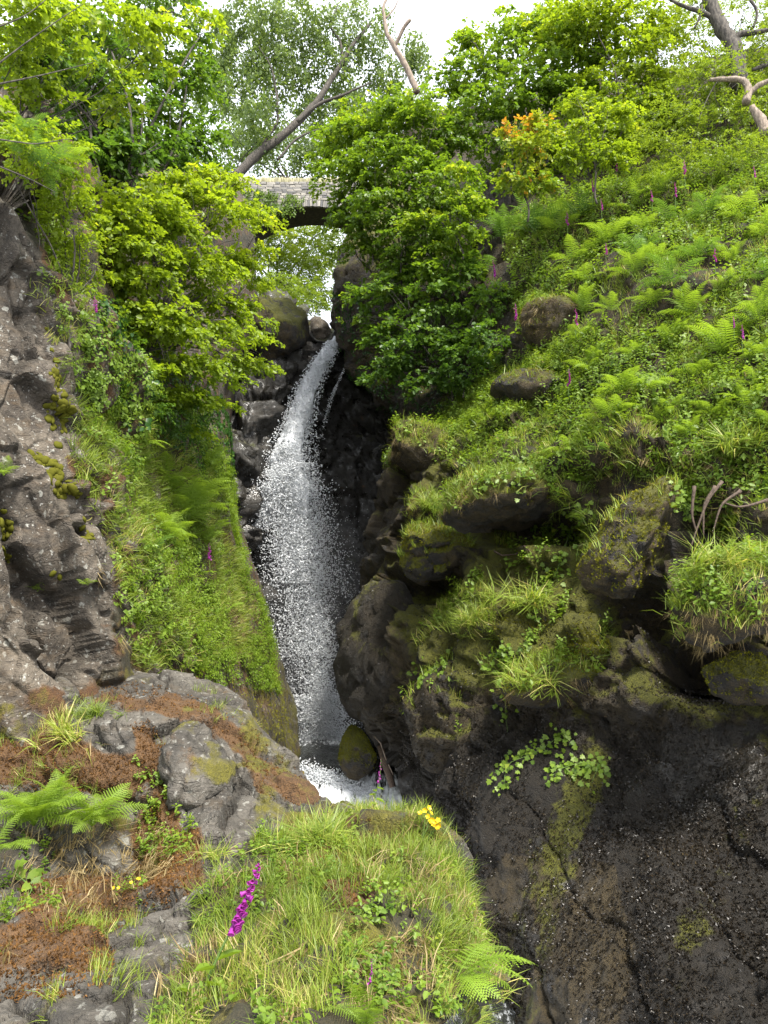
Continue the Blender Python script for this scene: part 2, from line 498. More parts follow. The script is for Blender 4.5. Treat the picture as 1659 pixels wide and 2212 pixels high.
class Surf:
    """vertices, faces and normals of a surface that plants can stand on"""
    def __init__(self, P, F):
        self.P = P.reshape(-1, 3); self.F = F
        q = self.P[F]
        self.cen = q.mean(1)
        if F.shape[1] == 4: nn = np.cross(q[:, 2]-q[:, 0], q[:, 3]-q[:, 1])
        else: nn = np.cross(q[:, 1]-q[:, 0], q[:, 2]-q[:, 0])
        self.area = np.linalg.norm(nn, axis=1)*0.5
        self.nor = unit(nn)
        self.px, self.py = proj(self.cen)
    def sample(self, n, poly=None, nz=None, clump=None, rng=RNG, noty=None):
        w = self.area.copy()
        if poly is not None: w = w*inpoly(self.px, self.py, poly)
        for q in (noty or []): w = w*(~inpoly(self.px, self.py, q))
        if nz is not None: w = w*((self.nor[:, 2] > nz[0]) & (self.nor[:, 2] < nz[1]))
        if clump is not None:
            sc, lo, hi, sd = clump
            w = w*smooth(lo, hi, fbm(self.cen, sc, 3, sd))
        if w.sum() <= 0: return np.zeros((0, 3)), np.zeros((0, 3))
        k = rng.choice(len(w), n, p=w/w.sum())
        q = self.P[self.F[k]]
        a = rng.random((n, 1)); b = rng.random((n, 1))
        if q.shape[1] == 4:
            p = (q[:, 0]*(1-a) + q[:, 1]*a)*(1-b) + (q[:, 3]*(1-a) + q[:, 2]*a)*b
        else:
            m = (a + b) > 1; a = np.where(m, 1-a, a); b = np.where(m, 1-b, b)
            p = q[:, 0] + (q[:, 1]-q[:, 0])*a + (q[:, 2]-q[:, 0])*b
        return p, self.nor[k]

def patch(net, R, C):
    """fine grid of points through a net of (dx, dy, distance) places; rows go top to bottom, columns left to right"""
    net = np.array(net, float)
    net[..., 2] = np.log(net[..., 2])
    px = net[..., :2]
    cu = np.concatenate([[0], np.cumsum(np.maximum(np.linalg.norm(np.diff(px, axis=1), axis=-1).mean(0), 35))])
    cv = np.concatenate([[0], np.cumsum(np.maximum(np.linalg.norm(np.diff(px, axis=0), axis=-1).mean(1), 35))])
    g = pchip(cv, net, np.linspace(0, cv[-1], R))
    g = np.swapaxes(pchip(cu, np.swapaxes(g, 0, 1), np.linspace(0, cu[-1], C)), 0, 1)
    return at(g[..., 0], g[..., 1], np.exp(g[..., 2]))

SURFS = {}

def terrain(name, net, R, C, mat, disp, attrs, label, cat, kind='structure', post=None, sm=True):
    P = patch(net, R, C)
    N = grid_normals(P)
    d, joint, dirn = disp(P, N)
    P = P + (N if dirn is None else dirn)*d[..., None]
    if post is not None: P = post(P)
    N = grid_normals(P)
    F = grid_faces(R, C)
    A = attrs(P, N)
    A['joint'] = joint
    for k in ('moss', 'brown', 'soil'):
        if k in A:
            for _ in range(7):
                a = np.pad(A[k], 1, mode='edge'); A[k] = (a[:-2, 1:-1] + a[2:, 1:-1] + a[1:-1, :-2] + a[1:-1, 2:] + 2*a[1:-1, 1:-1])/6
    for k in ('moss', 'brown', 'soil', 'wet'): A.setdefault(k, np.zeros(P.shape[:2]))
    me = make_mesh(name, P.reshape(-1, 3), F, {k: v.ravel() for k, v in A.items()}, sm)
    o = link(name, me, mat)
    tag(o, label, cat, kind=kind)
    s = Surf(P, F); SURFS[name] = s
    return o, s

# ---- left cliff: bare sunny rock, then the overgrown buttress that runs back to the fall
NET_A = [
 [(-250,110,17),(0,130,20),(110,170,24),(230,240,28),(330,300,33),(420,345,38),(470,372,43),(500,385,50),(500,400,60)],
 [(-250,330,9.5),(0,370,11.5),(100,390,13.5),(220,420,18),(330,440,22),(430,450,27),(500,460,32),(540,465,37),(530,465,50)],
 [(-250,440,8.9),(0,450,11.0),(90,460,12.9),(220,500,17),(330,540,21),(430,560,26),(500,570,30),(550,575,35),(540,570,46)],
 [(-250,650,8.6),(0,650,10.8),(130,650,12.8),(240,660,15.6),(340,680,19.5),(440,690,24),(510,700,28.5),(548,700,33),(530,700,42)],
 [(-250,850,8.4),(0,850,10.6),(155,850,12.7),(250,850,14.6),(340,850,18),(420,860,22),(480,870,26.5),(505,870,32),(490,870,40)],
 [(-250,1050,8.2),(0,1050,10.4),(150,1050,12.2),(250,1050,13.6),(340,1050,16.4),(420,1050,20.5),(486,1050,25),(500,1050,31),(480,1050,38)],
 [(-250,1250,8.1),(0,1250,10.2),(205,1250,12.3),(290,1250,13.6),(380,1250,16.2),(470,1250,20.5),(548,1260,26),(560,1260,31),(530,1260,38)],
 [(-250,1450,8),(0,1440,10.1),(205,1440,12.1),(300,1440,13.4),(400,1450,15.6),(505,1455,20.5),(606,1455,28),(618,1455,32),(590,1455,38)],
 [(-250,1640,7.8),(0,1620,9.9),(200,1600,11.8),(310,1600,13.2),(430,1600,15.4),(550,1620,20.5),(655,1625,30.6),(665,1625,33.5),(640,1625,38)],
 [(-250,1800,7.5),(0,1800,9.6),(200,1800,11.4),(310,1800,12.8),(430,1780,15),(560,1760,20.5),(690,1740,30),(700,1740,33.5),(690,1740,38)],
]
for _r in NET_A[1:]:
    _r[0] = (_r[0][0], _r[0][1], _r[0][2] + 1.7); _r[1] = (_r[1][0], _r[1][1], _r[1][2] + 0.8)
POLY_BARE = [(-300,400),(40,430),(70,520),(120,640),(165,760),(172,930),(140,985),(175,1060),(210,1110),(232,1200),(238,1300),(215,1450),(190,1480),(-300,1500)]
def disp_A(P, N):
    o1, j1 = strata(P, (0.40, 0.86, 0.30), 0.95, 3.4, 1.9, 0.28, 0.24, 23, 0.22)
    o0, j0 = strata(P, (0.25, 0.30, 0.92), 1.5, 3.0, 2.2, 0.16, 0.14, 25, 0.3); o1 = o1 + o0; j1 = np.maximum(j1, j0*0.8)
    o2, j2 = strata(P, (0.80, -0.40, 0.40), 0.30, 0.8, 0.6, 0.035, 0.14, 31)
    fine_ok = smooth(0.55, 0.18, np.linalg.norm(np.gradient(P, axis=1), axis=-1))
    veg_ = 1 - 0.65*smooth(190, 300, proj(P)[0])
    o2 = o2*fine_ok; o1 = o1*(0.45 + 0.55*fine_ok)*veg_; j1 = j1*veg_
    d = 0.35*fbm(P, 0.35, 2, 5) + o1 + o2 + 0.03*fbm(P, 3.0, 4, 9)*fine_ok - 0.10*j1 - 0.03*j2*fine_ok
    jag = np.linalg.norm(np.gradient(P, axis=1), axis=-1)/0.10
    for _ in range(4):                                   # weather the block edges, more where the wall turns away
        a = np.pad(d, 1, mode='edge'); b = (a[:-2, 1:-1] + a[2:, 1:-1] + a[1:-1, :-2] + a[1:-1, 2:])/4
        d = d + (b - d)*np.clip(0.25 + 0.5*(jag - 0.6), 0.2, 0.9)
    return d, np.maximum(j1*0.9, j2*0.5), None
def attrs_A(P, N):
    bare = soft_poly(P, POLY_BARE, 16, 41)
    px, py = proj(P)
    n1 = fbm(P, 1.1, 4, 60); n2 = fbm(P, 2.5, 3, 61)
    edge = smooth(-60, 10, px - np.interp(py, [400, 760, 930, 1100, 1300, 1480], [60, 165, 172, 205, 238, 200]))
    moss = np.where(bare > 0.5, 0.18 + 0.45*edge*smooth(-0.1, 0.3, n2) + 0.15*n1, 0.30 + 0.35*n1 + 0.2*smooth(480, 640, px)*smooth(1150, 1350, py))
    brown = np.where(bare > 0.5, 0.12 + 0.2*edge + 0.18*n2, 0.45 + 0.3*n2)
    soil = np.where(bare > 0.5, 0.0, 0.5 + 0.35*fbm(P, 0.8, 3, 66)) + 0.9*smooth(600, 460, py)*(px > 60)
    wet = smooth(440, 560, px)*(bare < 0.5)
    return dict(moss=moss, brown=brown, soil=soil, wet=wet)
OB_A, S_A = terrain('cliff', NET_A, 300, 260, M['cliff'], disp_A, attrs_A,
    'tall grey brown cliff with bare rock and an overgrown mossy buttress beside the waterfall', 'cliff', sm=False)

# ---- rock wall behind the fall, with the notch the water pours through
NET_B = [
 [(430,620,46),(530,640,46),(600,650,46),(650,680,45),(700,710,44),(735,690,44),(800,640,46),(960,640,46)],
 [(430,630,39),(530,645,38),(595,655,37),(645,688,36),(702,734,35.6),(735,700,35.6),(800,640,38),(960,650,38)],
 [(430,700,36),(535,690,36),(590,700,35.3),(640,730,35.2),(700,765,35.8),(745,760,36),(810,720,37),(960,720,37)],
 [(430,800,34),(540,800,34),(600,800,33.8),(650,800,35),(705,800,36),(760,800,36.6),(850,800,36.5),(960,800,35.5)],
 [(430,950,32),(530,950,32.4),(590,950,33.2),(650,950,35),(710,950,36.4),(770,950,37),(850,950,36.5),(960,950,35)],
 [(430,1100,30.5),(510,1100,31.4),(565,1100,32.8),(640,1100,35),(710,1100,36.4),(770,1100,37),(840,1100,36.5),(960,1100,34)],
 [(430,1300,31),(530,1300,32.2),(590,1300,33.4),(650,1300,35),(720,1300,36),(780,1300,36.4),(840,1300,35.5),(960,1300,33.5)],
 [(500,1600,32),(590,1600,33.2),(630,1600,33.8),(670,1600,34.4),(720,1600,34.6),(770,1600,34.5),(830,1600,33.5),(960,1600,31.5)],
 [(500,1800,32),(590,1800,33),(630,1800,33.5),(670,1800,34),(720,1800,34),(770,1800,34),(830,1800,33),(960,1800,31)],
]
def disp_B(P, N):
    o1, j1 = facets(P, (1.6, 1.6, 1.3), 0.38, 0.4, 121, 0.5)
    o2, j2 = facets(P, (0.6, 0.6, 0.35), 0.12, 0.35, 131, 0.3)
    d = 0.5*fbm(P, 0.4, 3, 15) + o1 + o2 + 0.06*fbm(P, 2.5, 3, 19) - 0.15*j1
    px, py = proj(P)
    keep = smooth(0, 60, np.hypot(px - 715, (py - 745)))
    return d*keep, np.maximum(j1, j2*0.6), None
def attrs_B(P, N):
    px, py = proj(P)
    moss = 0.12 + 0.4*smooth(0.25, 0.8, N[..., 2]) + 0.25*fbm(P, 0.9, 3, 71) + 0.15*smooth(800, 680, py)
    brown = 0.2 + 0.3*fbm(P, 0.8, 3, 72)
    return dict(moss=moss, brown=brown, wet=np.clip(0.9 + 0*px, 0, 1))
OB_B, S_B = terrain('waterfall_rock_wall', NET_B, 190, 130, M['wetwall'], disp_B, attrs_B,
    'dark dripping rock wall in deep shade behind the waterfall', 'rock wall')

# ---- the far side of the gorge: dark wet wall below, overgrown slope above
NET_C = [
 [(1020,250,52),(880,250,47),(1000,230,42),(1150,200,38),(1300,170,36),(1450,140,34),(1600,110,32),(1900,60,29)],
 [(900,430,48),(800,430,41),(950,400,36),(1120,370,32),(1300,340,29.5),(1450,330,27.5),(1600,310,26),(1900,270,23)],
 [(800,520,44),(760,500,37),(950,480,33),(1110,450,28.5),(1300,430,26),(1450,420,24.5),(1600,400,23),(1900,370,20)],
 [(750,660,42),(722,640,34),(880,640,31.5),(1070,600,27),(1250,570,23.5),(1430,550,21.5),(1600,530,20),(1900,500,17.5)],
 [(780,800,40),(740,780,34.5),(900,800,31),(1060,770,26),(1220,730,22.2),(1400,710,19.8),(1600,690,18.2),(1900,660,15.8)],
 [(930,980,37),(880,955,31),(985,905,26.5),(1100,860,23.2),(1240,850,20.2),(1420,850,18),(1600,850,16.5),(1900,840,14.3)],
 [(850,1060,35),(832,1040,28.5),(930,1020,25),(1060,1000,21.5),(1250,1000,18.5),(1420,1000,16.5),(1600,1000,15.1),(1900,1000,13)],
 [(830,1180,35),(806,1170,28.5),(900,1180,24.8),(1050,1170,20.8),(1250,1170,18.2),(1420,1170,16.4),(1600,1170,14.8),(1900,1170,12.6)],
 [(820,1300,34),(800,1285,28),(900,1300,23.6),(1050,1300,19.8),(1250,1300,17.6),(1420,1310,16.2),(1600,1310,15),(1900,1310,12.6)],
 [(790,1430,32),(765,1420,27),(880,1430,22.2),(1050,1430,18.8),(1250,1430,16.6),(1420,1430,15.6),(1600,1430,14.8),(1900,1430,12.4)],
 [(820,1570,31),(785,1560,26),(900,1570,21.4),(1050,1570,18.4),(1250,1570,16.4),(1420,1570,15.3),(1600,1570,14.4),(1900,1570,12.2)],
 [(920,1710,28),(880,1710,21.8),(950,1720,19.2),(1070,1720,16.9),(1250,1720,15.1),(1420,1720,14.1),(1600,1720,13.2),(1900,1720,11.3)],
 [(990,1900,24),(950,1900,18.6),(1020,1900,17),(1110,1900,15.5),(1260,1900,14.1),(1420,1900,13.1),(1600,1900,12.1),(1900,1900,10.4)],
 [(1050,2080,21),(1000,2080,16.8),(1060,2080,15.6),(1140,2080,14.3),(1270,2080,13.1),(1430,2080,12.1),(1600,2080,11.1),(1900,2080,9.5)],
 [(1100,2320,19),(1050,2320,15.2),(1100,2320,14.2),(1170,2320,13.1),(1290,2320,12),(1440,2320,11),(1600,2320,10.1),(1900,2320,8.6)],
]
POLY_GREEN = [(1010,850),(1150,790),(1120,650),(1040,560),(900,470),(800,300),(1000,100),(1900,0),(1900,1330),(1560,1330),(1470,1240),(1440,1110),
              (1330,1030),(1250,1090),(1180,1050),(1050,1000),(970,990),(880,1010),(830,1000),(900,930)]
POLY_LOW = [(740,1480),(900,1480),(1300,1540),(1440,1500),(1900,1500),(1900,2400),(1000,2400),(900,1720)]
def disp_C(P, N):
    px, py = proj(P)
    low = smooth(1500, 1640, py)
    o1, j1 = facets(P, (1.5, 2.0, 1.1), 0.34, 0.42, 221, 0.5)
    o2, j2 = facets(P, (0.6, 0.7, 0.45), 0.10, 0.30, 231, 0.25)
    o3, j3 = strata(P, (-0.62, 0.1, -0.78), 1.5, 9.0, 8.0, 0.20, 0.10, 241, 0.35)
    up = smooth(1000, 800, py)
    a = (o1*0.8 + o2)*(1-low)*(1 - 0.6*up) + o3*low + o2*0.25*low
    a = (o1*0.8 + o2)*(1-low)*(1 - 0.6*up) + o3*0.6*low + low*0.22*fbm(P @ np.array([[.78, 0, .62], [0, 1, 0], [-.62, 0, .78]])*np.array([1.6, 1, 0.5]), 0.9, 4, 26)
    d = a + 0.45*fbm(P, 0.4, 3, 25) + 0.04*fbm(P, 4.0, 3, 29)*(1+0.5*low) + 0.015*fbm(P, 14.0, 2, 28) - 0.10*j1*(1-low) - 0.10*j3*low
    for hx, hy, rx, ry, dep in ((1490,1400,85,85,2.8),(1115,1125,110,42,2.6),(1345,1305,80,45,2.2),(1530,1180,60,90,1.0),(940,1275,70,30,1.0)):
        d = d - dep*np.exp(-(((px-hx)/rx)**4 + ((py-hy)/ry)**4))
    return d, np.where(low > 0.5, j3*0.7, j1*0.6)*(1-up), None
def attrs_C(P, N):
    px, py = proj(P)
    g = soft_poly(P, POLY_GREEN, 22, 81)
    low = smooth(1520, 1660, py)
    n1 = fbm(P, 0.7, 4, 83); n2 = fbm(P, 1.9, 3, 84)
    diag = np.exp(-(((px-1180) + (py-1850)*0.42)/60)**2) + 0.8*np.exp(-(((px-1500) + (py-2000)*0.5)/70)**2) + 0.9*np.exp(-(((px-1280)+(py-1700)*0.3)/45)**2)*smooth(1600, 1700, py)
    moss = 0.22*(1-low) + 0.34*smooth(-0.05, 0.6, N[..., 2])*(1-0.85*low) + 0.3*n1 + low*(-0.12 + 0.55*diag)
    brown = 0.60 + 0.45*n2 + 0.1*low
    bareslab = soft_poly(P, [(1150,1850),(1330,1880),(1380,2050),(1330,2212),(1100,2212),(1010,1950),(1080,1860)], 30, 87)
    bare2 = soft_poly(P, [(1420,1600),(1659,1560),(1659,1720),(1480,1760),(1430,1700)], 30, 88)
    brown = brown + 0.2*bareslab*n1 - 0.5*bare2
    soil = g*(0.75 + 0.2*n1)
    mid = soft_poly(P, [(900,1290),(1080,1180),(1300,1160),(1330,1400),(1250,1500),(1000,1490),(880,1420)], 25, 89)
    moss = np.where(g > 0.5, moss*0.6, moss) + 0.28*mid
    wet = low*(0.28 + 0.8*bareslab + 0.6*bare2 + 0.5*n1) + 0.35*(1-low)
    return dict(moss=moss, brown=brown, soil=soil, wet=np.clip(wet, 0, 1), gold=np.maximum(smooth(1640, 1480, py)*(0.55 + 0.45*n1), 0.55*bareslab))
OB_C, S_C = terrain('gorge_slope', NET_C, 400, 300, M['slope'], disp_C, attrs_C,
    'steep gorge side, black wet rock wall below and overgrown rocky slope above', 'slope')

# ---- near ledges
NET_D = [
 [(-250,1600,15),(0,1590,15.4),(150,1580,16),(300,1570,16.4),(440,1620,16.6),(560,1720,16),(660,1790,14.8),(780,1830,14.2),(890,1890,13),(950,1980,12),(1000,2110,10.8),(1020,2280,9.8)],
 [(-250,1480,12),(0,1475,12.2),(150,1465,12.6),(290,1450,13.0),(430,1490,12.8),(560,1592,12.4),(680,1697,11.4),(800,1744,10.8),(905,1782,10.0),(962,1850,9.2),(998,1960,8.2),(1050,2120,7.2)],
 [(-250,1540,11.1),(0,1535,11.2),(150,1525,11.4),(290,1510,11.8),(420,1545,11.8),(540,1630,11.3),(650,1722,10.5),(760,1768,9.8),(860,1805,9.1),(920,1875,8.4),(970,1985,7.6),(1025,2140,6.7)],
 [(-250,1620,10.5),(0,1610,10.6),(150,1595,10.7),(280,1580,10.9),(395,1610,10.9),(500,1690,10.5),(610,1755,9.7),(720,1800,9),(810,1845,8.3),(880,1915,7.7),(938,2020,7),(995,2165,6.3)],
 [(-250,1785,9.5),(0,1780,9.6),(150,1778,9.7),(270,1780,9.8),(380,1765,9.9),(470,1775,9.5),(570,1810,8.9),(680,1850,8.2),(770,1900,7.6),(840,1970,7.1),(900,2070,6.5),(955,2200,5.9)],
 [(-250,1890,8.9),(0,1890,9.0),(150,1888,9.1),(260,1888,9.1),(360,1875,8.6),(440,1875,8),(530,1900,7.6),(640,1930,7.2),(730,1970,6.7),(800,2030,6.4),(860,2120,6.0),(920,2240,5.5)],
 [(-250,1960,7.6),(0,1955,7.7),(150,1952,7.8),(260,1950,7.7),(360,1950,7.5),(440,1955,7.2),(530,1970,6.9),(630,1995,6.5),(715,2040,6.1),(785,2100,5.9),(845,2180,5.6),(900,2290,5.2)],
 [(-250,2090,6.4),(0,2085,6.5),(150,2080,6.5),(250,2075,6.5),(350,2075,6.4),(430,2080,6.2),(520,2090,6),(610,2110,5.7),(690,2145,5.5),(760,2190,5.3),(815,2260,5.1),(880,2350,4.8)],
 [(-250,2210,5.6),(0,2210,5.7),(150,2205,5.7),(250,2205,5.7),(340,2205,5.6),(420,2210,5.5),(510,2215,5.3),(600,2230,5.1),(680,2260,4.9),(740,2300,4.8),(800,2350,4.6),(860,2430,4.4)],
 [(-250,2500,4.4),(0,2500,4.4),(150,2500,4.4),(250,2500,4.4),(340,2500,4.4),(420,2500,4.3),(510,2500,4.2),(600,2500,4.1),(680,2520,4),(740,2540,3.9),(800,2570,3.8),(860,2620,3.7)],
]
POLY_RUST = [[(-60,1590),(110,1590),(270,1640),(330,1640),(350,1700),(270,1720),(-60,1700)],[(280,1560),(330,1560),(380,1640),(390,1780),(350,1900),(290,1900),(290,1800),(330,1720)],
             [(-60,2010),(160,1985),(250,2040),(240,2130),(120,2160),(-60,2160)],[(40,1890),(300,1880),(340,1960),(250,2010),(40,1990)],
             [(540,1560),(600,1640),(680,1690),(640,1740),(560,1720),(500,1600)],[(190,1470),(300,1470),(440,1510),(520,1560),(530,1620),(440,1570),(330,1540),(190,1530)],
             [(330,1800),(430,1790),(440,1900),(350,1960),(300,1900)],[(680,1830),(800,1800),(830,1900),(760,1980),(700,1930)],[(-40,1490),(130,1530),(150,1580),(-40,1590)]]
POLY_SLAB = [[(330,1570),(430,1590),(470,1660),(480,1760),(400,1790),(370,1720)],[(-60,1465),(310,1450),(420,1500),(300,1500),(150,1510),(-60,1530)],
             [(250,1990),(400,1960),(420,2040),(330,2100),(230,2080)],[(0,2100),(300,2090),(380,2130),(330,2212),(0,2250)],[(430,1750),(520,1700),(600,1720),(560,1790),(470,1830)]]
def disp_D(P, N):
    Q = P @ np.array([[.95, .1, .3], [-.1, .99, .0], [-.3, -.03, .95]])
    o1, j1 = strata(P, (0.30, -0.18, 0.93), 0.42, 1.7, 1.1, 0.13, 0.12, 321, 0.3)
    o2, j2 = strata(P, (0.42, -0.30, 0.85), 0.15, 0.55, 0.42, 0.035, 0.12, 331, 0.5)
    d = 0.25*fbm(P, 0.55, 3, 35) + o1 + o2 + 0.025*fbm(P, 5.0, 4, 39) - 0.07*j1 - 0.022*j2
    px, py = proj(P)
    return d, np.maximum(j1*0.9, j2*0.5), None
def attrs_D(P, N):
    px, py = proj(P)
    brown = 0.26 + 0.42*fbm(P, 1.4, 4, 91)
    for p in POLY_RUST: brown = np.maximum(brown, soft_poly(P, p, 26, 92)*(0.72 + 0.2*fbm(P, 3, 3, 93)))
    for p in POLY_SLAB: brown = brown - 0.45*soft_poly(P, p, 20, 94)
    moss = 0.20 + 0.48*fbm(P, 2.0, 4, 95) + 0.25*smooth(480, 640, px)
    soil = soft_poly(P, POLY_MOUND, 30, 96)*0.9
    return dict(moss=moss, brown=brown, soil=soil, wet=0*px)
POLY_MOUND = [(560,1790),(650,1770),(740,1750),(830,1735),(960,1800),(1010,1960),(1120,2212),(1000,2500),(300,2500),(340,2150),(420,2050),(400,1960),(480,1880)]
OB_D, S_D = terrain('rock_ledge', NET_D, 360, 330, M['ledge'], disp_D, attrs_D,
    'grey layered rock ledges with rust brown moss in front of the gorge', 'rock ledge', sm=False)

# ---- wooded valley above and beyond the fall
gx = np.linspace(-140, 140, 90); gy = np.linspace(40, 300, 70)
GX, GY = np.meshgrid(gx, gy[::-1])
bank = np.maximum(0, np.abs(GX + 4.5) - 4.0)
GZ = 15.4 + 0.055*(GY-40) + 0.45*np.minimum(bank, 30) + 0.15*np.maximum(bank-30, 0)
Pv = np.stack([GX, GY, GZ], -1); Pv[..., 2] += 1.0*fbm(Pv, 0.12, 3, 45)*np.clip(bank/4, 0.15, 1)
o = link('valley_ground', make_mesh('valley_ground', Pv.reshape(-1, 3), grid_faces(70, 90), {'joint': np.zeros(6300)}), M['earth'])
tag(o, 'wooded valley ground above the waterfall beyond the bridge', 'ground', kind='structure')
S_V = Surf(Pv, grid_faces(70, 90))

# ---- boulders: an intersection of many half spaces, rounded, then weathered
def ico(n):
    import bmesh
    b = bmesh.new(); bmesh.ops.create_icosphere(b, subdivisions=n, radius=1)
    V = np.array([v.co[:] for v in b.verts]); F = np.array([[v.index for v in f.verts] for f in b.faces]); b.free()
    return V, F
ICO = {k: ico(k) for k in (1, 2, 3, 4, 5)}
def vert_normals(V, F):
    fn = np.cross(V[F[:, 1]]-V[F[:, 0]], V[F[:, 2]]-V[F[:, 0]])
    N = np.zeros_like(V)
    for k in range(3): np.add.at(N, F[:, k], fn)
    return unit(N)
def boulder(name, dx, dy, Y, rx, ry, rz, seed, label, tilt=(0, 0, 0), planes=14, mat='slope', moss=0.3, brown=0.5, wet=0.2, sub=5, extra=(), group=None, sharp=9.0, rough=1.0, gold=0.75):
    rng = np.random.default_rng(seed)
    V, F = ICO[sub]
    nn = unit(rng.normal(0, 1, (planes, 3))); dd = rng.uniform(0.72, 1.0, planes)
    for e, dist in extra:
        nn = np.concatenate([nn, unit(np.array([e]))]); dd = np.append(dd, dist)
    dots = np.maximum(V @ nn.T, 1e-3)/dd
    r = 1.0/((dots**sharp).sum(1) + 0.35)**(1/sharp)
    m = mpp(dx, dy, Y)
    P = V*r[:, None]*np.array([rx*m, rz, ry*m])
    R = np.array(Matrix.Rotation(tilt[2], 3, 'Z') @ Matrix.Rotation(tilt[1], 3, 'Y') @ Matrix.Rotation(tilt[0], 3, 'X'))
    P = P @ R.T
    c = at(dx, dy, Y)
    W = P + c
    N = vert_normals(P, F)
    sz = min(rx*m, ry*m, rz)
    o2, j2 = facets(W, (0.55*sz, 0.6*sz, 0.35*sz), 0.06*sz*rough, 0.25*rough, seed+3, 0.2*sz)
    d = 0.16*sz*fbm(W, 0.9/sz, 4, seed) + o2 + 0.03*fbm(W, 5, 3, seed+1)*rough - 0.05*sz*j2
    P = P + N*d[:, None]; W = P + c
    N = vert_normals(P, F)
    A = dict(moss=moss + 0.40*smooth(-0.35, 0.5, N[:, 2]) + 0.35*fbm(W, 1.1, 3, seed+5) - 0.4*smooth(-0.1, -0.6, N[:, 2]),
             brown=brown + 0.35*fbm(W, 1.5, 3, seed+6), soil=np.zeros(len(P)), wet=np.full(len(P), wet), joint=j2*0.5, gold=np.full(len(P), gold))
    o = link(name, make_mesh(name, P, F, A), M[mat], loc=tuple(c))
    tag(o, label, 'boulder', group)
    return o, Surf(W, F)

BS = {}
def B(key, *a, **k):
    o, s = boulder(*a, **k); BS[key] = s; return o
B('upper', 'rock_outcrop', 935, 985, 26.0, 130, 62, 2.0, 501, 'dark brown rock outcrop with earthy face at the shady rim of the waterfall chasm', tilt=(0, 0.50, 0.2), moss=0.15, brown=0.75, sub=4)
B('ridge', 'rock_outcrop', 1150, 850, 22.6, 80, 45, 1.4, 502, 'small outcrop with one pale grey stone face below a mossy brown ridge', tilt=(0.1, 0.35, 0.3), moss=0.12, brown=0.5, mat='slope', sub=4)
B('over', 'mossy_boulder', 1085, 1085, 20.2, 148, 72, 1.7, 503, 'broad overhanging boulder capped with long grass above a black hollow', tilt=(0, -0.10, 0.25), extra=(((0.05, -0.25, -1), 0.62),), moss=0.5, brown=0.5)
B('nose', 'mossy_boulder', 935, 1195, 22.4, 82, 82, 1.5, 504, 'rounded golden green moss nose of rock under the grass capped boulder', tilt=(0, -0.2, 0.2), moss=0.62, brown=0.5, extra=(((0, -0.4, -1), 0.7),))
B('neck', 'mossy_boulder', 925, 1105, 23.6, 42, 50, 1.0, 514, 'small mossy knob of rock wedged beside the grass capped boulder', moss=0.6, brown=0.5, sub=4)
B('point', 'leaning_boulder', 1365, 1175, 14.9, 82, 150, 1.0, 505, 'pointed leaning boulder with pale grey split face and brown mossy flank over a black hollow', tilt=(0.2, 0.50, 0.1), moss=0.14, brown=0.62, gold=1.0, extra=(((0.75, -0.6, 0.25), 0.55), ((0.0, -0.2, -1), 0.8), ((-0.8, -0.5, 0.3), 0.62)), planes=10, sharp=14)
B('mound', 'grassy_boulder', 1600, 1310, 12.9, 175, 120, 1.1, 506, 'big grassy hummock of rock overhanging a dark cave beside the pointed boulder', tilt=(0, -0.35, 0.1), moss=0.2, brown=0.55, extra=(((-0.1, -0.2, -1), 0.55),), sub=4)
B('cave', 'mossy_boulder', 1610, 1465, 13.3, 80, 62, 0.7, 507, 'moss speckled boulder sitting inside the dark cave under the grassy hummock', moss=0.22, brown=0.5, sub=4)
B('low', 'rock_outcrop', 830, 1400, 25.2, 90, 135, 2.2, 508, 'smooth dark round rock shoulder bulging towards the waterfall', tilt=(0, 0.25, 0.2), moss=0.0, brown=0.65, wet=0.5, planes=9, sharp=6, gold=0.15, sub=4)
B('layer', 'mossy_boulder', 1010, 1560, 19.8, 125, 115, 1.6, 509, 'thick brown mossy block overhanging the dark wet gorge wall', tilt=(0, 0.55, 0.2), moss=0.15, brown=0.7, planes=10, gold=0.5)
B('layer2', 'mossy_boulder', 1190, 1490, 17.2, 130, 58, 1.2, 510, 'long mossy rock shelf with hanging grass above the trailing ivy', tilt=(0, -0.05, 0.3), moss=0.25, brown=0.6, extra=(((0, -0.3, -1), 0.6),), sub=4)
B('pool', 'mossy_boulder', 768, 1625, 25.5, 46, 72, 0.75, 511, 'egg shaped green mossy boulder standing at the foot of the waterfall', tilt=(0, -0.2, 0), moss=0.42, brown=0.5, planes=16, sharp=6, rough=0.5, sub=4)
B('knob', 'rock_outcrop', 800, 1245, 29.0, 28, 50, 0.8, 512, 'small wet dark rock knob at the misty edge of the waterfall', moss=-0.2, brown=0.3, wet=0.8, sub=4)
B('hill', 'mossy_boulder', 1195, 705, 23.3, 72, 58, 1.2, 513, 'brown mossy boulder under a tall fern on the upper slope', tilt=(0, 0.3, 0), moss=0.18, brown=0.85, planes=9, sharp=14, gold=1.0, sub=4)
B('lip', 'rock_outcrop', 600, 715, 34.6, 60, 70, 1.6, 515, 'brown mossy rock at the waterfall lip below the bridge', mat='slope', moss=0.3, brown=0.5, wet=0.3, planes=8, sharp=18, sub=4)
B('lip2', 'rock_outcrop', 690, 722, 36.6, 34, 34, 1.0, 516, 'pale lichen spotted stone beside the notch where the water pours', mat='cliff', moss=-0.1, brown=0.1, wet=0.1, sub=4)
B('lip3', 'rock_outcrop', 555, 700, 36.0, 34, 50, 0.9, 517, 'pale grey rock face behind the hazel leaves next to the lip of the fall', mat='cliff', moss=0.0, brown=0.2, sub=4)
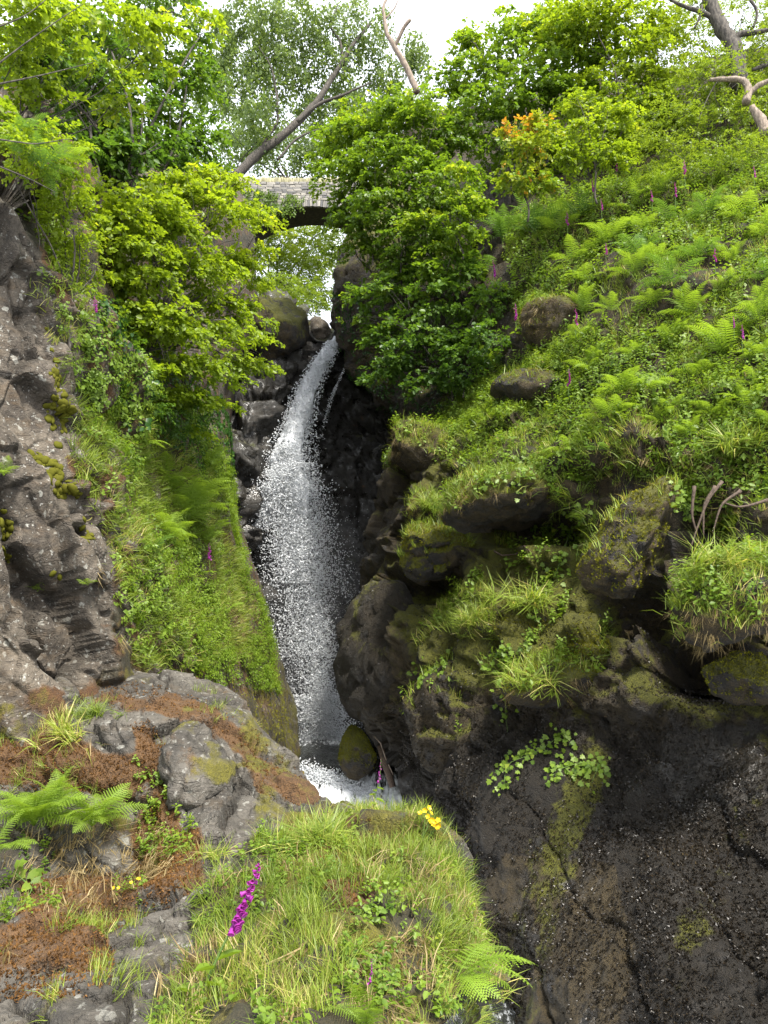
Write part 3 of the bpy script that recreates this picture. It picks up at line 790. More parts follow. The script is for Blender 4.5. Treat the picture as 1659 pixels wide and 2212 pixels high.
# near rocks on the ledge
B('n1', 'ledge_rock', 415, 1680, 10.45, 82, 116, 0.6, 521, 'smooth grey rock slab leaning on the ledge between patches of rusty moss', mat='ledge', moss=0.0, brown=0.15, tilt=(-0.5, -0.2, 0.1), planes=7, sharp=18)
B('n5', 'ledge_rock', 645, 1712, 10.7, 60, 30, 0.4, 525, 'brown mossy rock at the edge of the ledge above the white water chute', mat='ledge', moss=0.0, brown=0.7, tilt=(0, 0.5, 0), sub=4)

# ------------------------------------------------------------------ water
def water_mat():
    n = NT('clear_dark_water')
    co = n.co()
    f = n.attr('foam')
    mp = n.n('Mapping', Vector=co); mp.inputs['Scale'].default_value = (5.0, 1.2, 1.2); mp.inputs['Rotation'].default_value = (0, 0, 0.45)
    s = n.noise(2.0, 6, 0.7, mp.outputs[0])
    k = n.step(n.math('ADD', f, n.math('MULTIPLY', n.math('SUBTRACT', s, 0.5), 1.6)), 0.35, 0.7)
    col = n.mix(k, (0.018, 0.02, 0.017), (0.72, 0.75, 0.78))
    r = n.mix(k, (0.06,)*3, (0.45,)*3)
    w = n.noise(7.0, 4, 0.6, co)
    b = n.n('Bump', Strength=0.5, Distance=0.1, Height=n.math('ADD', w, n.math('MULTIPLY', s, 1.0)))
    p = n.n('BsdfPrincipled', Base__Color=col, Roughness=r, Normal=b.outputs[0])
    return n.end(p.outputs[0])
M['water'] = water_mat()
def foam_mat():
    n = NT('white_falling_water')
    d = n.n('BsdfPrincipled', Base__Color=(0.86, 0.885, 0.91), Roughness=0.4)
    t = n.n('BsdfTranslucent', Color=(0.80, 0.84, 0.88))
    s = n.n('MixShader', Fac=0.28, i1=d.outputs[0], i2=t.outputs[0])
    return n.end(s.outputs[0])
M['foam'] = foam_mat()

POOLZ = at(690, 1597, 32.0)[2]
def pool_net():
    rows = []
    for yy in (1575, 1597, 1615, 1630, 1645):
        Yv = POOLZ/np.tan(PITCH - np.arctan((yy-CY)/FPX))
        rows.append([(x, yy, Yv) for x in (520, 600, 680, 760, 860)])
    rows.append([(590,1665,26.4),(640,1662,26.4),(700,1655,26.4),(760,1655,26.4),(860,1660,26.4)])
    rows.append([(610,1700,25.4),(665,1690,25.6),(720,1680,25.7),(775,1685,25.7),(860,1690,25.7)])
    rows.append([(640,1740,24.8),(700,1725,25.0),(755,1715,25.2),(800,1725,25.2),(870,1735,25.2)])
    rows.append([(680,1800,24.4),(740,1780,24.6),(795,1770,24.8),(830,1775,24.8),(880,1780,24.8)])
    rows.append([(720,1900,24.0),(780,1880,24.2),(830,1870,24.3),(870,1870,24.3),(910,1880,24.3)])
    return rows
Pw = patch(pool_net(), 110, 80)
pw_x, pw_y = proj(Pw)
rip = smooth(1640, 1680, pw_y)
Pw[..., 2] += 0.05*fbm(Pw*np.array([1, .6, 1]), 2.2, 3, 301) + rip*(0.10*fbm(Pw*np.array([3.0, 1, 1]), 1.2, 4, 302) + 0.05*fbm(Pw, 6, 2, 303))
foam = smooth(1645, 1690, pw_y)*(0.42 + 0.35*fbm(Pw*np.array([3, 1, 1]), 1.0, 3, 304)) + (0.5 + 0.4*fbm(Pw, 1.5, 3, 306))*np.exp(-((pw_y-1597)/16)**2)*np.exp(-((pw_x-700)/70)**4) + 0.12
foam = foam + 0.25*smooth(1690, 1720, pw_y)
o = link('stream_water', make_mesh('stream_water', Pw.reshape(-1, 3), grid_faces(110, 80), {'foam': foam.ravel()}), M['water'])
tag(o, 'dark plunge pool spilling into a short white chute below the waterfall', 'water', kind='structure')
# stream in the bottom of the gorge
Pg = patch([[(820,1850,27),(1000,1850,25)],[(900,1950,22),(1060,1950,21)],[(940,2080,17.5),(1100,2080,16.6)],[(960,2210,14.6),(1140,2210,13.8)],[(960,2420,12),(1180,2420,11.5)]], 80, 30)
Pg[..., 2] += 0.06*fbm(Pg, 2.5, 3, 311)
o = link('gorge_stream_water', make_mesh('gorge_stream_water', Pg.reshape(-1, 3), grid_faces(80, 30), {'foam': np.full(2400, 0.30)}), M['water'])
tag(o, 'narrow stream running through the bottom of the dark gorge', 'water', kind='structure')

# the fall: (dy, centre dx, half width, distance)
FALL = np.array([(728,726,9,35.6),(742,718,13,35.2),(770,702,17,34.6),(820,674,21,34.0),(870,654,24,33.6),(920,641,29,33.3),(970,628,37,33.1),(1020,622,50,33.0),
                 (1060,628,76,32.9),(1150,642,86,32.8),(1250,658,104,32.6),(1350,670,110,32.4),(1450,677,98,32.3),(1530,686,74,32.2),(1604,698,62,32.1)], float)
def fall_at(dy):
    return [np.interp(dy, FALL[:, 0], FALL[:, k]) for k in (1, 2, 3)]
wf = empty('waterfall', at(698, 1604, 32.1))
tag(wf, 'white waterfall pouring from the notch under the bridge into the pool', 'waterfall', kind='structure')
# ropes of solid water in the upper half
def rope(y0, y1, wid, off, seed, dep=0.0, ring=26):
    ys = np.linspace(y0, y1, int((y1-y0)*0.55))
    ca, hw, Yd = fall_at(ys)
    m_ = mpp(ca, ys, Yd)
    k = np.clip((ys-y0)/(y1-y0), 0, 1)
    rx_ = hw*m_*wid*np.interp(k, [0, 0.05, 0.6, 1], [0.8, 1, 1, 0.15]); ry_ = np.minimum(rx_*0.8, 0.6)
    cen = at(ca + off*hw, ys, Yd + dep)
    th = np.linspace(0, 2*np.pi, ring, endpoint=False)
    c_, s_ = np.cos(th)[None], np.sin(th)[None]
    T = np.stack([cen[:, None, 0] + rx_[:, None]*c_, cen[:, None, 1] + ry_[:, None]*s_, cen[:, None, 2] + 0*c_], -1)
    nrm = np.stack([c_ + 0*rx_[:, None], s_ + 0*rx_[:, None], 0*c_ + 0*rx_[:, None]], -1)
    S = np.array([1, 1, 0.45])
    lump = 0.30*fbm(T*S, 1.8, 2, seed) + 0.30*np.abs(fbm(T*S, 4.0, 3, seed+1)) + 0.16*fbm(T, 9.0, 3, seed+2)
    T = T + nrm*(lump*(0.25 + 0.8*np.minimum(rx_, 0.9)[:, None]))[..., None]
    T[..., 2] += 0.10*fbm(T, 5.0, 2, seed+4)
    fi = np.arange(len(ys)-1)[:, None]*ring; fj = np.arange(ring)[None]; fk = (fj+1) % ring
    F = np.stack([fi+fj, fi+fk, fi+ring+fk, fi+ring+fj], -1).reshape(-1, 4)
    link('jet', make_mesh('jet', T.reshape(-1, 3) - np.array(wf.location), F), M['foam'], wf)
rope(727, 1060, 0.70, 0.0, 401)
rope(800, 1090, 0.42, -0.45, 411, 0.1)
rope(930, 1120, 0.30, 0.25, 421, -0.1)
# flying drops: thousands, so one mesh
TET = np.array([(1, 1, 1), (1, -1, -1), (-1, 1, -1), (-1, -1, 1)], float)*0.6
TETF = np.array([(0, 1, 2), (0, 3, 1), (0, 2, 3), (1, 3, 2)])
def drops(n, y0, y1, spread, size, seed, powr=1.0, xoff=0.0, clump=0.0, depth=0.8):
    rng = np.random.default_rng(seed)
    y = y0 + (y1-y0)*rng.random(n)**powr
    c, h, Y = fall_at(y)
    a = rng.normal(0, 0.5, n); a = np.where(np.abs(a) > 1.25, rng.uniform(-1.25, 1.25, n), a)
    P = at(c + xoff + a*h*spread, y, Y + rng.normal(0, depth*0.5, n))
    if clump > 0:
        k = fbm(P*np.array([1.6, 0.9, 0.5]), 1.0, 4, seed+9)
        keep = rng.random(n) < smooth(-0.30, 0.30, k + 0.6*(1-clump))
        P = P[keep]
    s = rng.uniform(*size, len(P))*np.where(rng.random(len(P)) < 0.06, 1.8, 1.0)
    return P, s
dsets = [drops(13000, 735, 1060, 1.25, (0.016, 0.045), 1, 1.0, 0, 0.4),
         drops(20000, 1000, 1420, 0.95, (0.013, 0.040), 2, 1.6, 0, 0.8),
         drops(19000, 1040, 1600, 1.05, (0.010, 0.027), 3, 0.85, 8, 1.0),
         drops(13000, 1120, 1600, 0.42, (0.013, 0.038), 4, 0.9, 10, 0.6),
         drops(22000, 960, 1260, 0.66, (0.013, 0.042), 8, 1.3, -4, 0.6),
         drops(6000, 1500, 1600, 1.0, (0.016, 0.04), 5),
         drops(5000, 850, 1600, 1.7, (0.010, 0.024), 6, 1, 0, 0.6, 1.6),
         drops(1300, 770, 1150, 0.2, (0.010, 0.022), 7, 1.3, 58, 0.8)]
DP = np.concatenate([d[0] for d in dsets]); DS = np.concatenate([d[1] for d in dsets])
# spurt where the water strikes the rock
rng = np.random.default_rng(77)
n9 = 7000
t = rng.random(n9)
sx = 612 - 62*t + rng.normal(0, 9 + 16*t); sy = 1020 + 40*t + 130*t*t*rng.random(n9) + rng.normal(0, 10, n9)
DP = np.concatenate([DP, at(sx, sy, 32.7 + rng.normal(0, 0.3, n9))]); DS = np.concatenate([DS, rng.uniform(0.014, 0.042, n9)])
# chute drops
n9 = 6000
k = rng.random(n9)
cx = 640 + 160*k + rng.normal(0, 16, n9); cyy = 1668 + 70*k + rng.normal(0, 12, n9) - 10*np.sin(k*3)
DP = np.concatenate([DP, at(cx, cyy, 25.9 - 0.8*k)]); DS = np.concatenate([DS, rng.uniform(0.012, 0.035, n9)])
N_ = len(DP)
me = instance('droplets', [(TET, TETF, np.zeros(4))], DP - np.array(wf.location), frames(RNG.normal(0, 1, (N_, 3))), np.stack([DS, DS, DS*1.25], -1), np.zeros(N_))
dr = link('droplets', me, M['foam'], wf); dr['kind'] = 'stuff'

# fine mist round the fall: an egg of thin air-borne water
n = NT('thin_spray_mist')
v = n.n('VolumePrincipled', Color=(0.93, 0.96, 1.0), Density=0.03)
v.inputs['Anisotropy'].default_value = 0.2
n.t.links.new(v.outputs[0], n.out.inputs['Volume'])
V, F = ICO[3]
c0 = at(690, 1360, 32.3)
me = make_mesh('mist', V*np.array([2.7, 2.2, 6.2]), F)
o = link('mist', me, n.m, loc=tuple(c0 - np.array([0, 0, 0.2])))
tag(o, 'pale spray mist hanging round the lower part of the waterfall', 'mist', kind='stuff')

# ------------------------------------------------------------------ small plant shapes
def leaf_shape(w=0.72, fold=0.10, curl=0.10):
    """one leaf along +x, length 1"""
    V = np.array([(0, 0, 0), (0.24, w*0.44, fold), (0.64, w*0.44, fold*0.8-curl*0.3), (1, 0, -curl), (0.64, -w*0.44, fold*0.8-curl*0.3), (0.24, -w*0.44, fold)], float)
    F = np.array([(0, 2, 1), (0, 3, 2), (0, 4, 3), (0, 5, 4)])
    return V, F
def leaf2(w=0.6):
    V = np.array([(0, 0, 0), (0.5, w*0.5, 0.06), (1, 0, -0.05), (0.5, -w*0.5, 0.06)], float)
    return V, np.array([(0, 2, 1), (0, 3, 2)])
def rot(ax, ay, az):
    return np.array(Matrix.Rotation(az, 3, 'Z') @ Matrix.Rotation(ay, 3, 'Y') @ Matrix.Rotation(ax, 3, 'X'))
def merge(parts):
    Vs, Fs, Rs, o = [], [], [], 0
    for V, F, r in parts:
        Vs.append(V); Fs.append(F + o); Rs.append(np.full(len(V), r)); o += len(V)
    return np.concatenate(Vs), np.concatenate(Fs), np.concatenate(Rs)
def spray_tmpl(seed, nleaf=11, ll=0.30, w=0.75, droop=0.25, simple=False, spread=0.95):
    r = np.random.default_rng(seed); parts = []
    for i in range(nleaf):
        t = (i + 0.5)/nleaf; sd = 1 if i % 2 else -1
        V, F = leaf2(w) if simple else leaf_shape(w)
        L = ll*r.uniform(0.7, 1.15)*(0.75 + 0.4*math.sin(math.pi*min(t*1.1, 1)))
        V = V*L
        a = sd*r.uniform(0.5, 1.15) if i < nleaf-1 else r.uniform(-0.3, 0.3)
        R = rot(r.normal(0, 0.45), r.normal(0.25, 0.35), a)
        p = np.array([t*0.85, sd*0.03 + r.normal(0, 0.10)*spread, -droop*t*t + r.normal(0, 0.05)])
        parts.append((V @ R.T + p, F, r.uniform(-0.10, 0.10) + 0.10*t))
    return merge(parts)
SPRAY = [spray_tmpl(100+i) for i in range(6)]
SPRAY_S = [spray_tmpl(120+i, 13, 0.22, 0.7, 0.3, True) for i in range(6)]
def birch_tmpl(seed, n=34):
    r = np.random.default_rng(seed); parts = []
    for i in range(n):
        t = i/n
        V, F = leaf2(0.75); V = V*r.uniform(0.10, 0.17)
        R = rot(r.uniform(-2, 2), r.uniform(0.2, 1.6), r.uniform(0, 6.3))
        p = np.array([0.5*t + r.normal(0, 0.10), r.normal(0, 0.12), -0.8*t*t + r.normal(0, 0.06)])
        parts.append((V @ R.T + p, F, r.uniform(-0.15, 0.2)))
    return merge(parts)
BIRCH = [birch_tmpl(140+i) for i in range(5)]

def blade(r, L, lean, w, az, base, seg=3):
    t = np.linspace(0, 1, seg+1)
    x = L*(lean*t**1.8); z = L*(t - 0.45*lean*t**2.2)
    c = np.stack([x, 0*t, z], -1)
    ww = w*(1 - t)**0.6*0.5
    side = np.array([0, 1, 0.0])
    V = []
    for k in range(seg): V += [c[k] + side*ww[k], c[k] - side*ww[k]]
    V.append(c[-1])
    F = []
    for k in range(seg-1): F += [(2*k, 2*k+1, 2*k+3), (2*k, 2*k+3, 2*k+2)]
    F.append((2*seg-2, 2*seg-1, 2*seg))
    V = np.array(V) @ rot(0, 0, az).T + base
    return V, np.array(F)
def tuft_tmpl(seed, n=9, lean=(0.1, 0.9), w=0.022, rad=0.12, hmin=0.55):
    r = np.random.default_rng(seed); parts = []
    for i in range(n):
        V, F = blade(r, r.uniform(hmin, 1.0), r.uniform(*lean), w*r.uniform(0.7, 1.3), r.uniform(0, 6.28), np.array([r.normal(0, rad), r.normal(0, rad), -0.05]), 2)
        parts.append((V, F, r.uniform(-0.14, 0.14) + (0.35 if r.random() < 0.2 else 0)))
    return merge(parts)
TUFT = [tuft_tmpl(160+i) for i in range(6)]
def tuft_simple(seed, n=9):
    r = np.random.default_rng(seed); parts = []
    for i in range(n):
        V, F = blade(r, r.uniform(0.5, 1.0), r.uniform(0.1, 0.95), 0.032*r.uniform(0.7, 1.3), r.uniform(0, 6.28), np.array([r.normal(0, 0.17), r.normal(0, 0.17), -0.05]), 2)
        parts.append((V, F, r.uniform(-0.14, 0.14) + (0.35 if r.random() < 0.2 else 0)))
    return merge(parts)
TUFT_FAR = [tuft_simple(165+i) for i in range(6)]
TUFT_DENSE = [tuft_tmpl(170+i, 16, (0.4, 1.3), 0.03, 0.07, 0.6) for i in range(4)]
def herb_tmpl(seed, n=9, ll=0.34, w=0.6):
    r = np.random.default_rng(seed); parts = []
    for i in range(n):
        t = (i+1)/n
        V, F = leaf_shape(w); V = V*ll*(1.15 - 0.6*t)*r.uniform(0.7, 1.2)
        a = i*2.4 + r.normal(0, 0.3)
        V = V @ rot(r.normal(0, 0.3), r.uniform(-0.5, 0.45), a).T + np.array([r.normal(0, 0.06), r.normal(0, 0.06), 0.12 + 0.8*t])
        parts.append((V, F, r.uniform(-0.12, 0.12) + 0.15*t))
    return merge(parts)
HERB = [herb_tmpl(180+i) for i in range(6)]
def herb_simple(seed, n=12, ll=0.36, w=0.62):
    r = np.random.default_rng(seed); parts = []
    for i in range(n):
        t = (i+1)/n
        V, F = leaf2(w); V = V*ll*(1.15 - 0.6*t)*r.uniform(0.7, 1.2)
        V = V @ rot(r.normal(0, 0.3), r.uniform(-0.5, 0.45), i*2.4 + r.normal(0, 0.3)).T + np.array([r.normal(0, 0.10), r.normal(0, 0.10), 0.10 + 0.85*t])
        parts.append((V, F, r.uniform(-0.12, 0.12) + 0.15*t))
    return merge(parts)
HERB_S = [herb_simple(185+i) for i in range(6)]

def creep_tmpl(seed, n=10, ll=0.26, w=1.0):
    """leaves lying on a surface, z outwards, hanging along -x"""
    r = np.random.default_rng(seed); parts = []
    for i in range(n):
        V, F = leaf_shape(w, 0.12, 0.12); V = V*ll*r.uniform(0.6, 1.2)
        V = V @ rot(r.normal(0, 0.3), r.normal(0.2, 0.3), r.uniform(-1.3, 1.3)).T + np.array([r.uniform(-0.5, 0.5), r.uniform(-0.5, 0.5), r.uniform(0.02, 0.16)])
        parts.append((V, F, r.uniform(-0.12, 0.12)))
    return merge(parts)
CREEP = [creep_tmpl(190+i) for i in range(5)]
def moss_tmpl(seed, n=4):
    r = np.random.default_rng(seed); parts = []
    for i in range(n):
        p = np.array([r.normal(0, 0.5), r.normal(0, 0.5), -0.1]); a = r.uniform(0, 6.28)
        d = np.array([math.cos(a), math.sin(a), 0])*0.45
        tip = p + np.array([r.normal(0, 0.4), r.normal(0, 0.4), r.uniform(0.6, 1.2)])
        e = np.cross(d, (0, 0, 1.0))*0.9
        V = np.array([p + d, p - d, tip])
        parts.append((V, np.array([(0, 1, 2)]), r.uniform(-0.2, 0.2)))
    return merge(parts)
MOSS = [moss_tmpl(200+i) for i in range(4)]

UP = np.array([0, 0, 1.0])
ALLS = [S_A, S_B, S_C, S_D] + list(BS.values())
AP = np.concatenate([s.cen for s in ALLS]); AN = np.concatenate([s.nor for s in ALLS])
AX, AY = proj(AP)
def ground(dx, dy, r=9):
    """the first surface met in that direction: point and normal"""
    for k in range(6):
        m = (np.abs(AX-dx) < r) & (np.abs(AY-dy) < r) & (AP[:, 1] > 2)
        if m.any():
            i = np.where(m)[0]
            j = i[np.argsort(AP[i, 1])[:max(1, len(i)//6)]]
            return AP[j].mean(0), unit(AN[j].mean(0))
        r *= 1.7
    return at(dx, dy, 20), UP

# ------------------------------------------------------------------ trees and bushes
def lobes_world(lobes):
    out = []
    for L in lobes:
        dx, dy, Y, rx, ry = L[:5]
        m = mpp(dx, dy, Y)
        rd = L[5] if len(L) > 5 else (rx+ry)*0.5*m
        out.append((at(dx, dy, Y), np.array([rx*m, rd, ry*m]), L))
    return out
def crown_points(lobes, sD, cov, rng, lo=0.45):
    P, D, H = [], [], []
    for c, rad, L in lobes_world(lobes):
        n = int(cov*math.pi*L[3]*L[4]/(sD*sD*0.35)) + 4
        d = unit(rng.normal(0, 1, (n, 3)))
        r = lo + (1-lo)*rng.random(n)**0.6
        r = r*(1 + 0.42*fbm(d*1.3 + c, 1.3, 3, int(L[0]) % 97))
        P.append(c + d*rad*r[:, None]); D.append(d); H.append(r)
    return np.concatenate(P), np.concatenate(D), np.concatenate(H)
def crown_plates(lobes, sD, cov, rng):
    """leaf layers: every lobe is a stack of drooping plates of sprays"""
    P, D, H = [], [], []
    for c, rad, L in lobes_world(lobes):
        n = int(cov*math.pi*L[3]*L[4]/(sD*sD*0.35)) + 6
        npl = max(5, int(3.2*L[4]/14) + int(L[3]/24))
        for k in range(npl):
            d = unit(rng.normal(0, 1, 3)); pc = c + d*rad*rng.uniform(0.2, 0.8)*np.array([1, 1, 1.15])
            R = rad[:2].mean()*rng.uniform(0.35, 0.75)
            m = max(2, int(n/npl*rng.uniform(0.5, 1.5)))
            a = rng.uniform(0, 6.283, m); r = np.sqrt(rng.random(m))
            q = np.stack([np.cos(a)*r*R*1.25, np.sin(a)*r*R, -0.28*R*r*r + rng.normal(0, 0.035 + 0.04*R, m)], -1)
            q[:, 2] -= 0.22*(q[:, 0]*d[0] + q[:, 1]*d[1])
            P.append(pc + q); D.append(unit(np.tile(d, (m, 1))*0.6 + q/max(R, 1e-3)*0.7)); H.append(np.full(m, 0.5) + 0.5*r)
    return np.concatenate(P), np.concatenate(D), np.concatenate(H)
def tree(name, label, cat, base, lobes, mat, sD=38, cov=4.2, tmpl=None, trunk=0.12, seed=1, group=None, bark='bark', tilt=0.45, fork=None, tone=0.0, limbs=5, droop=0.12, sjit=0.35, topyoung=0.25, plates=None):
    rng = np.random.default_rng(seed)
    tmpl = tmpl or SPRAY
    base = np.asarray(base, float)
    t = empty(name, base)
    tag(t, label, cat, group)
    if plates is None: plates = name in ('hazel_tree', 'sapling')
    P, D, H = (crown_plates if plates else crown_points)(lobes, sD, cov, rng)
    keep = rng.random(len(P)) < np.interp(D[:, 1], [0.0, 0.35, 0.8], [1.0, 0.7, 0.25])      # fewer sprays on the side away from the camera, to save triangles
    P, D, H = P[keep], D[keep], H[keep]
    LW = lobes_world(lobes)
    cm = np.mean([c for c, _, _ in LW], 0)
    out = unit(D + 0.5*unit(P - cm)); out[:, 2] *= 0.35
    out = unit(out + rng.normal(0, 0.35, out.shape)); out[:, 2] -= droop
    up = unit(UP + tilt*D + rng.normal(0, 0.25, D.shape))
    R = frames_xz(out, up)
    s = np.array([mpp(*L[:3]) for _, _, L in LW]).mean()*sD*rng.uniform(1-sjit, 1+sjit, len(P))
    cl = fbm(P, 0.9, 3, seed+3)
    hi = (P[:, 2] - cm[2])/max(1e-3, np.ptp(P[:, 2])*0.5)
    rnd = 0.42 + tone + 0.22*cl + topyoung*np.clip(hi, -0.6, 1)*(H > 0.75) + rng.normal(0, 0.12, len(P))
    me = instance('crown', tmpl, P - R[:, :, 0]*(s*0.45)[:, None] - base, R, s, rnd, rng)
    c = link('crown', me, M[mat], t); c['kind'] = 'stuff'
    # trunk, limbs to every lobe, thin branches to some sprays
    T = Tubes(); BR = Tubes()
    fk = np.asarray(fork if fork is not None else base*0.45 + cm*0.55, float)
    tp = bent(base, fk, 10, 0, 0.05, rng)
    T.add(tp - base, np.linspace(trunk, trunk*0.62, 10), 8)
    for c_, rad, L in LW:
        n0 = tp[rng.integers(5, 10)]
        e = c_ + rng.normal(0, 0.25, 3)*rad
        lp = bent(n0, e, 9, -0.06, 0.08, rng)
        BR.add(lp - base, np.linspace(trunk*0.5, trunk*0.14, 9), 6)
        for k in range(limbs):
            d = unit(rng.normal(0, 1, 3)); d[2] = abs(d[2])*0.7
            q = bent(lp[rng.integers(3, 9)], c_ + d*rad*rng.uniform(0.7, 1.0), 6, -0.05, 0.08, rng)
            BR.add(q - base, np.linspace(trunk*0.17, trunk*0.05, 6), 4)
    link('trunk', T.mesh('trunk'), M[bark], t)
    link('branches', BR.mesh('branches'), M[bark], t)
    return t

# hazel in front of the left cliff
tree('hazel_tree', 'lime green hazel spreading in flat layers over the overgrown cliff beside the bridge', 'tree', at(300, 960, 16.5),
     [(330,470,16,130,70),(440,430,17,90,48),(500,470,18.5,90,40,1.2),(300,590,15.5,110,80),(420,580,17,120,62),(500,560,19,70,45),(350,690,16,130,60),(470,640,18.5,75,36,1.2),
      (430,720,17.5,130,42),(510,700,19,72,26,1.0),(400,790,17,125,40),(510,790,19.5,85,28,1.0),(300,800,15.5,80,45),(400,850,17,110,26),(270,480,15,70,80),(560,465,19.5,48,22,.7),(560,535,19.5,34,26,.6),(545,605,19.5,36,18,.6),(535,660,19.5,40,16,.6),(555,735,20,42,15,.6),(560,790,20,40,16,.6),(470,870,18.5,46,14,.6),(430,930,18,30,14,.5),(500,400,18.5,50,26,.7),(370,400,17,70,40,.9),(430,375,18.5,60,26,.8)],
     'lime', 30, 4.4, None, 0.07, 5, tilt=0.42, fork=at(330, 700, 16.6), tone=-0.02, droop=0.16)
tree('hazel_tree', 'dark shaded hazel crown hanging over the bare cliff top', 'tree', at(200, 620, 18),
     [(230,270,19,110,90),(340,230,20,110,95),(300,110,20,130,80),(420,300,21,80,65),(420,180,21,75,70),(200,180,18,90,80),(330,340,19.5,140,55),(180,60,18,120,70),(430,90,21,55,45),(360,20,20,130,45),(200,380,18.5,90,50),(120,300,17,90,70),(260,330,18,90,60),(100,120,16,90,80)],
     'deep', 36, 3.7, None, 0.10, 6, tilt=0.35, tone=0.12)
tree('hazel_tree', 'bright young hazel sprays reaching over the top of the bare cliff', 'tree', at(-120, 420, 12.8),
     [(40,120,12.5,90,75),(130,70,13.0,100,60),(240,40,13.5,110,45,0.8),(340,60,14.0,75,30,0.5),(60,30,12.0,110,50),(90,210,13.0,80,45),(-20,260,12.0,70,80),(220,140,13.5,60,26,.5),(320,150,14.5,70,26,.5),(420,40,15.0,60,24,0.4),(260,245,14.5,60,26,0.5)],
     'lime', 42, 2.7, None, 0.03, 7, tilt=0.4, tone=0.02, limbs=8)
tree('climbing_shrub', 'tangled light green shrub hanging down the edge of the bare cliff', 'shrub', at(150, 760, 12.7),
     [(150,480,12.9,70,70,.6),(190,560,13.8,50,70,.6),(130,400,12.4,60,60,.6),(110,330,12,90,60,.7),(170,650,13.4,38,55,.5),(215,450,15,60,60,.8),(195,720,14,30,55,0.4),(30,330,11.2,80,50,.6),(130,560,12.8,24,60,.25),(180,790,14,26,50,.3)],
     'lime', 24, 2.6, None, 0.04, 8, tilt=0.5, tone=-0.02, topyoung=0.1, limbs=6)
# beyond the bridge
tree('birch_tree', 'tall leaning birch with a pale bare trunk behind the bridge', 'tree', at(500, 420, 52),
     [(560,60,52,90,70,3),(520,170,52,75,80,3),(640,60,53,110,75,3),(700,150,54,80,70,3),(600,160,53,80,75,3),(780,70,54,80,90,3),(560,270,51,60,70,2.5),(680,250,54,60,50,2.5),(830,170,55,60,60,2.5),(740,250,55,50,60,2.5),(480,90,51,40,80,2),(900,120,56,40,60,2)],
     'birch', 46, 4.6, BIRCH, 0.05, 9, tone=0.05, fork=at(560, 300, 52), limbs=4, droop=0.3)
def limb_tree(name, label, cat, paths, mat, base, parts=None):
    t = empty(name, base); tag(t, label, cat)
    for nm, pts, rad, sides in paths:
        A = np.array([at(*p) for p in pts])
        k = np.linspace(0, 1, len(A)); ki = np.linspace(0, 1, max(14, len(A)*5))
        Pp = pchip(k, A, ki); r = np.interp(ki, k, rad)
        Pp = Pp + np.stack([fbm(Pp, 1.5, 2, q) for q in (1, 2, 3)], -1)*0.06
        T = Tubes(); T.add(Pp - np.asarray(base), r, sides, 0.25)
        link(nm, T.mesh(nm), M[mat], t)
    return t
tr = limb_tree('leaning_tree', 'bare grey leaning tree trunk rising from behind the stone parapet', 'tree', [
    ('trunk', [(505,385,50),(560,330,50.5),(620,285,51),(680,225,51.5),(720,165,52),(760,100,52.5),(800,50,53)], [0.36,0.34,0.30,0.25,0.2,0.16,0.11], 10),
    ('limb', [(640,265,51),(690,225,51),(740,205,51),(800,180,51.4)], [0.16,0.13,0.1,0.06], 7),
    ('limb', [(740,140,52.3),(735,90,52.5),(715,55,52.6),(730,10,53)], [0.14,0.11,0.08,0.05], 7),
    ('limb', [(560,325,50.5),(600,250,50.8),(590,160,51),(560,100,51)], [0.12,0.1,0.07,0.04], 7),
    ('limb', [(600,345,50.5),(640,300,51),(700,275,51.5)], [0.1,0.08,0.05], 7)], 'bark', at(505, 385, 50))
limb_tree('dead_snag', 'broken dead tree snag with a pale sawn branch end against the sky', 'tree', [
    ('trunk', [(900,200,38),(880,150,38),(850,98,38),(833,60,38.2),(828,20,38.4),(845,-20,38.6)], [0.19,0.165,0.14,0.115,0.09,0.07], 9),
    ('limb', [(852,100,38),(865,72,37.8),(886,42,37.6)], [0.11,0.1,0.1], 9),
    ('limb', [(832,40,38.3),(850,20,38.4),(862,0,38.5)], [0.06,0.05,0.03], 6)], 'deadwood', at(900, 200, 38))
for i, (lab, base, lobes, mat, sD, cov) in enumerate([
    ('pale green tree seen under the bridge arch', at(560, 640, 62), [(560,500,63,90,60,3),(690,600,62,60,70,3),(600,640,56,90,40,2.5),(720,520,64,50,60,3),(560,560,62,75,75,3),(640,600,64,60,65,3),(600,520,66,80,50,3),(680,540,66,60,60,3),(660,650,60,60,40,2.5),(570,640,58,60,40,2)], 'oak', 22, 6.0),
    ('light leafy tree standing beyond the parapet by the leaning trunk', at(640, 470, 75), [(600,330,75,90,60,4),(680,310,77,80,60,4),(520,310,72,70,60,4),(740,330,78,70,60,4),(460,200,75,60,80,4)], 'birch', 40, 4.0),
    ('leafy tree high up behind the dead snag', at(800, 330, 60), [(820,260,62,70,60,3),(900,240,62,60,60,3),(760,220,62,50,50,3)], 'birch', 40, 3.6)]):
    tree('valley_tree', lab, 'tree', base, lobes, mat, sD, cov, SPRAY_S if mat == 'oak' else BIRCH, 0.2, 30+i, limbs=2)
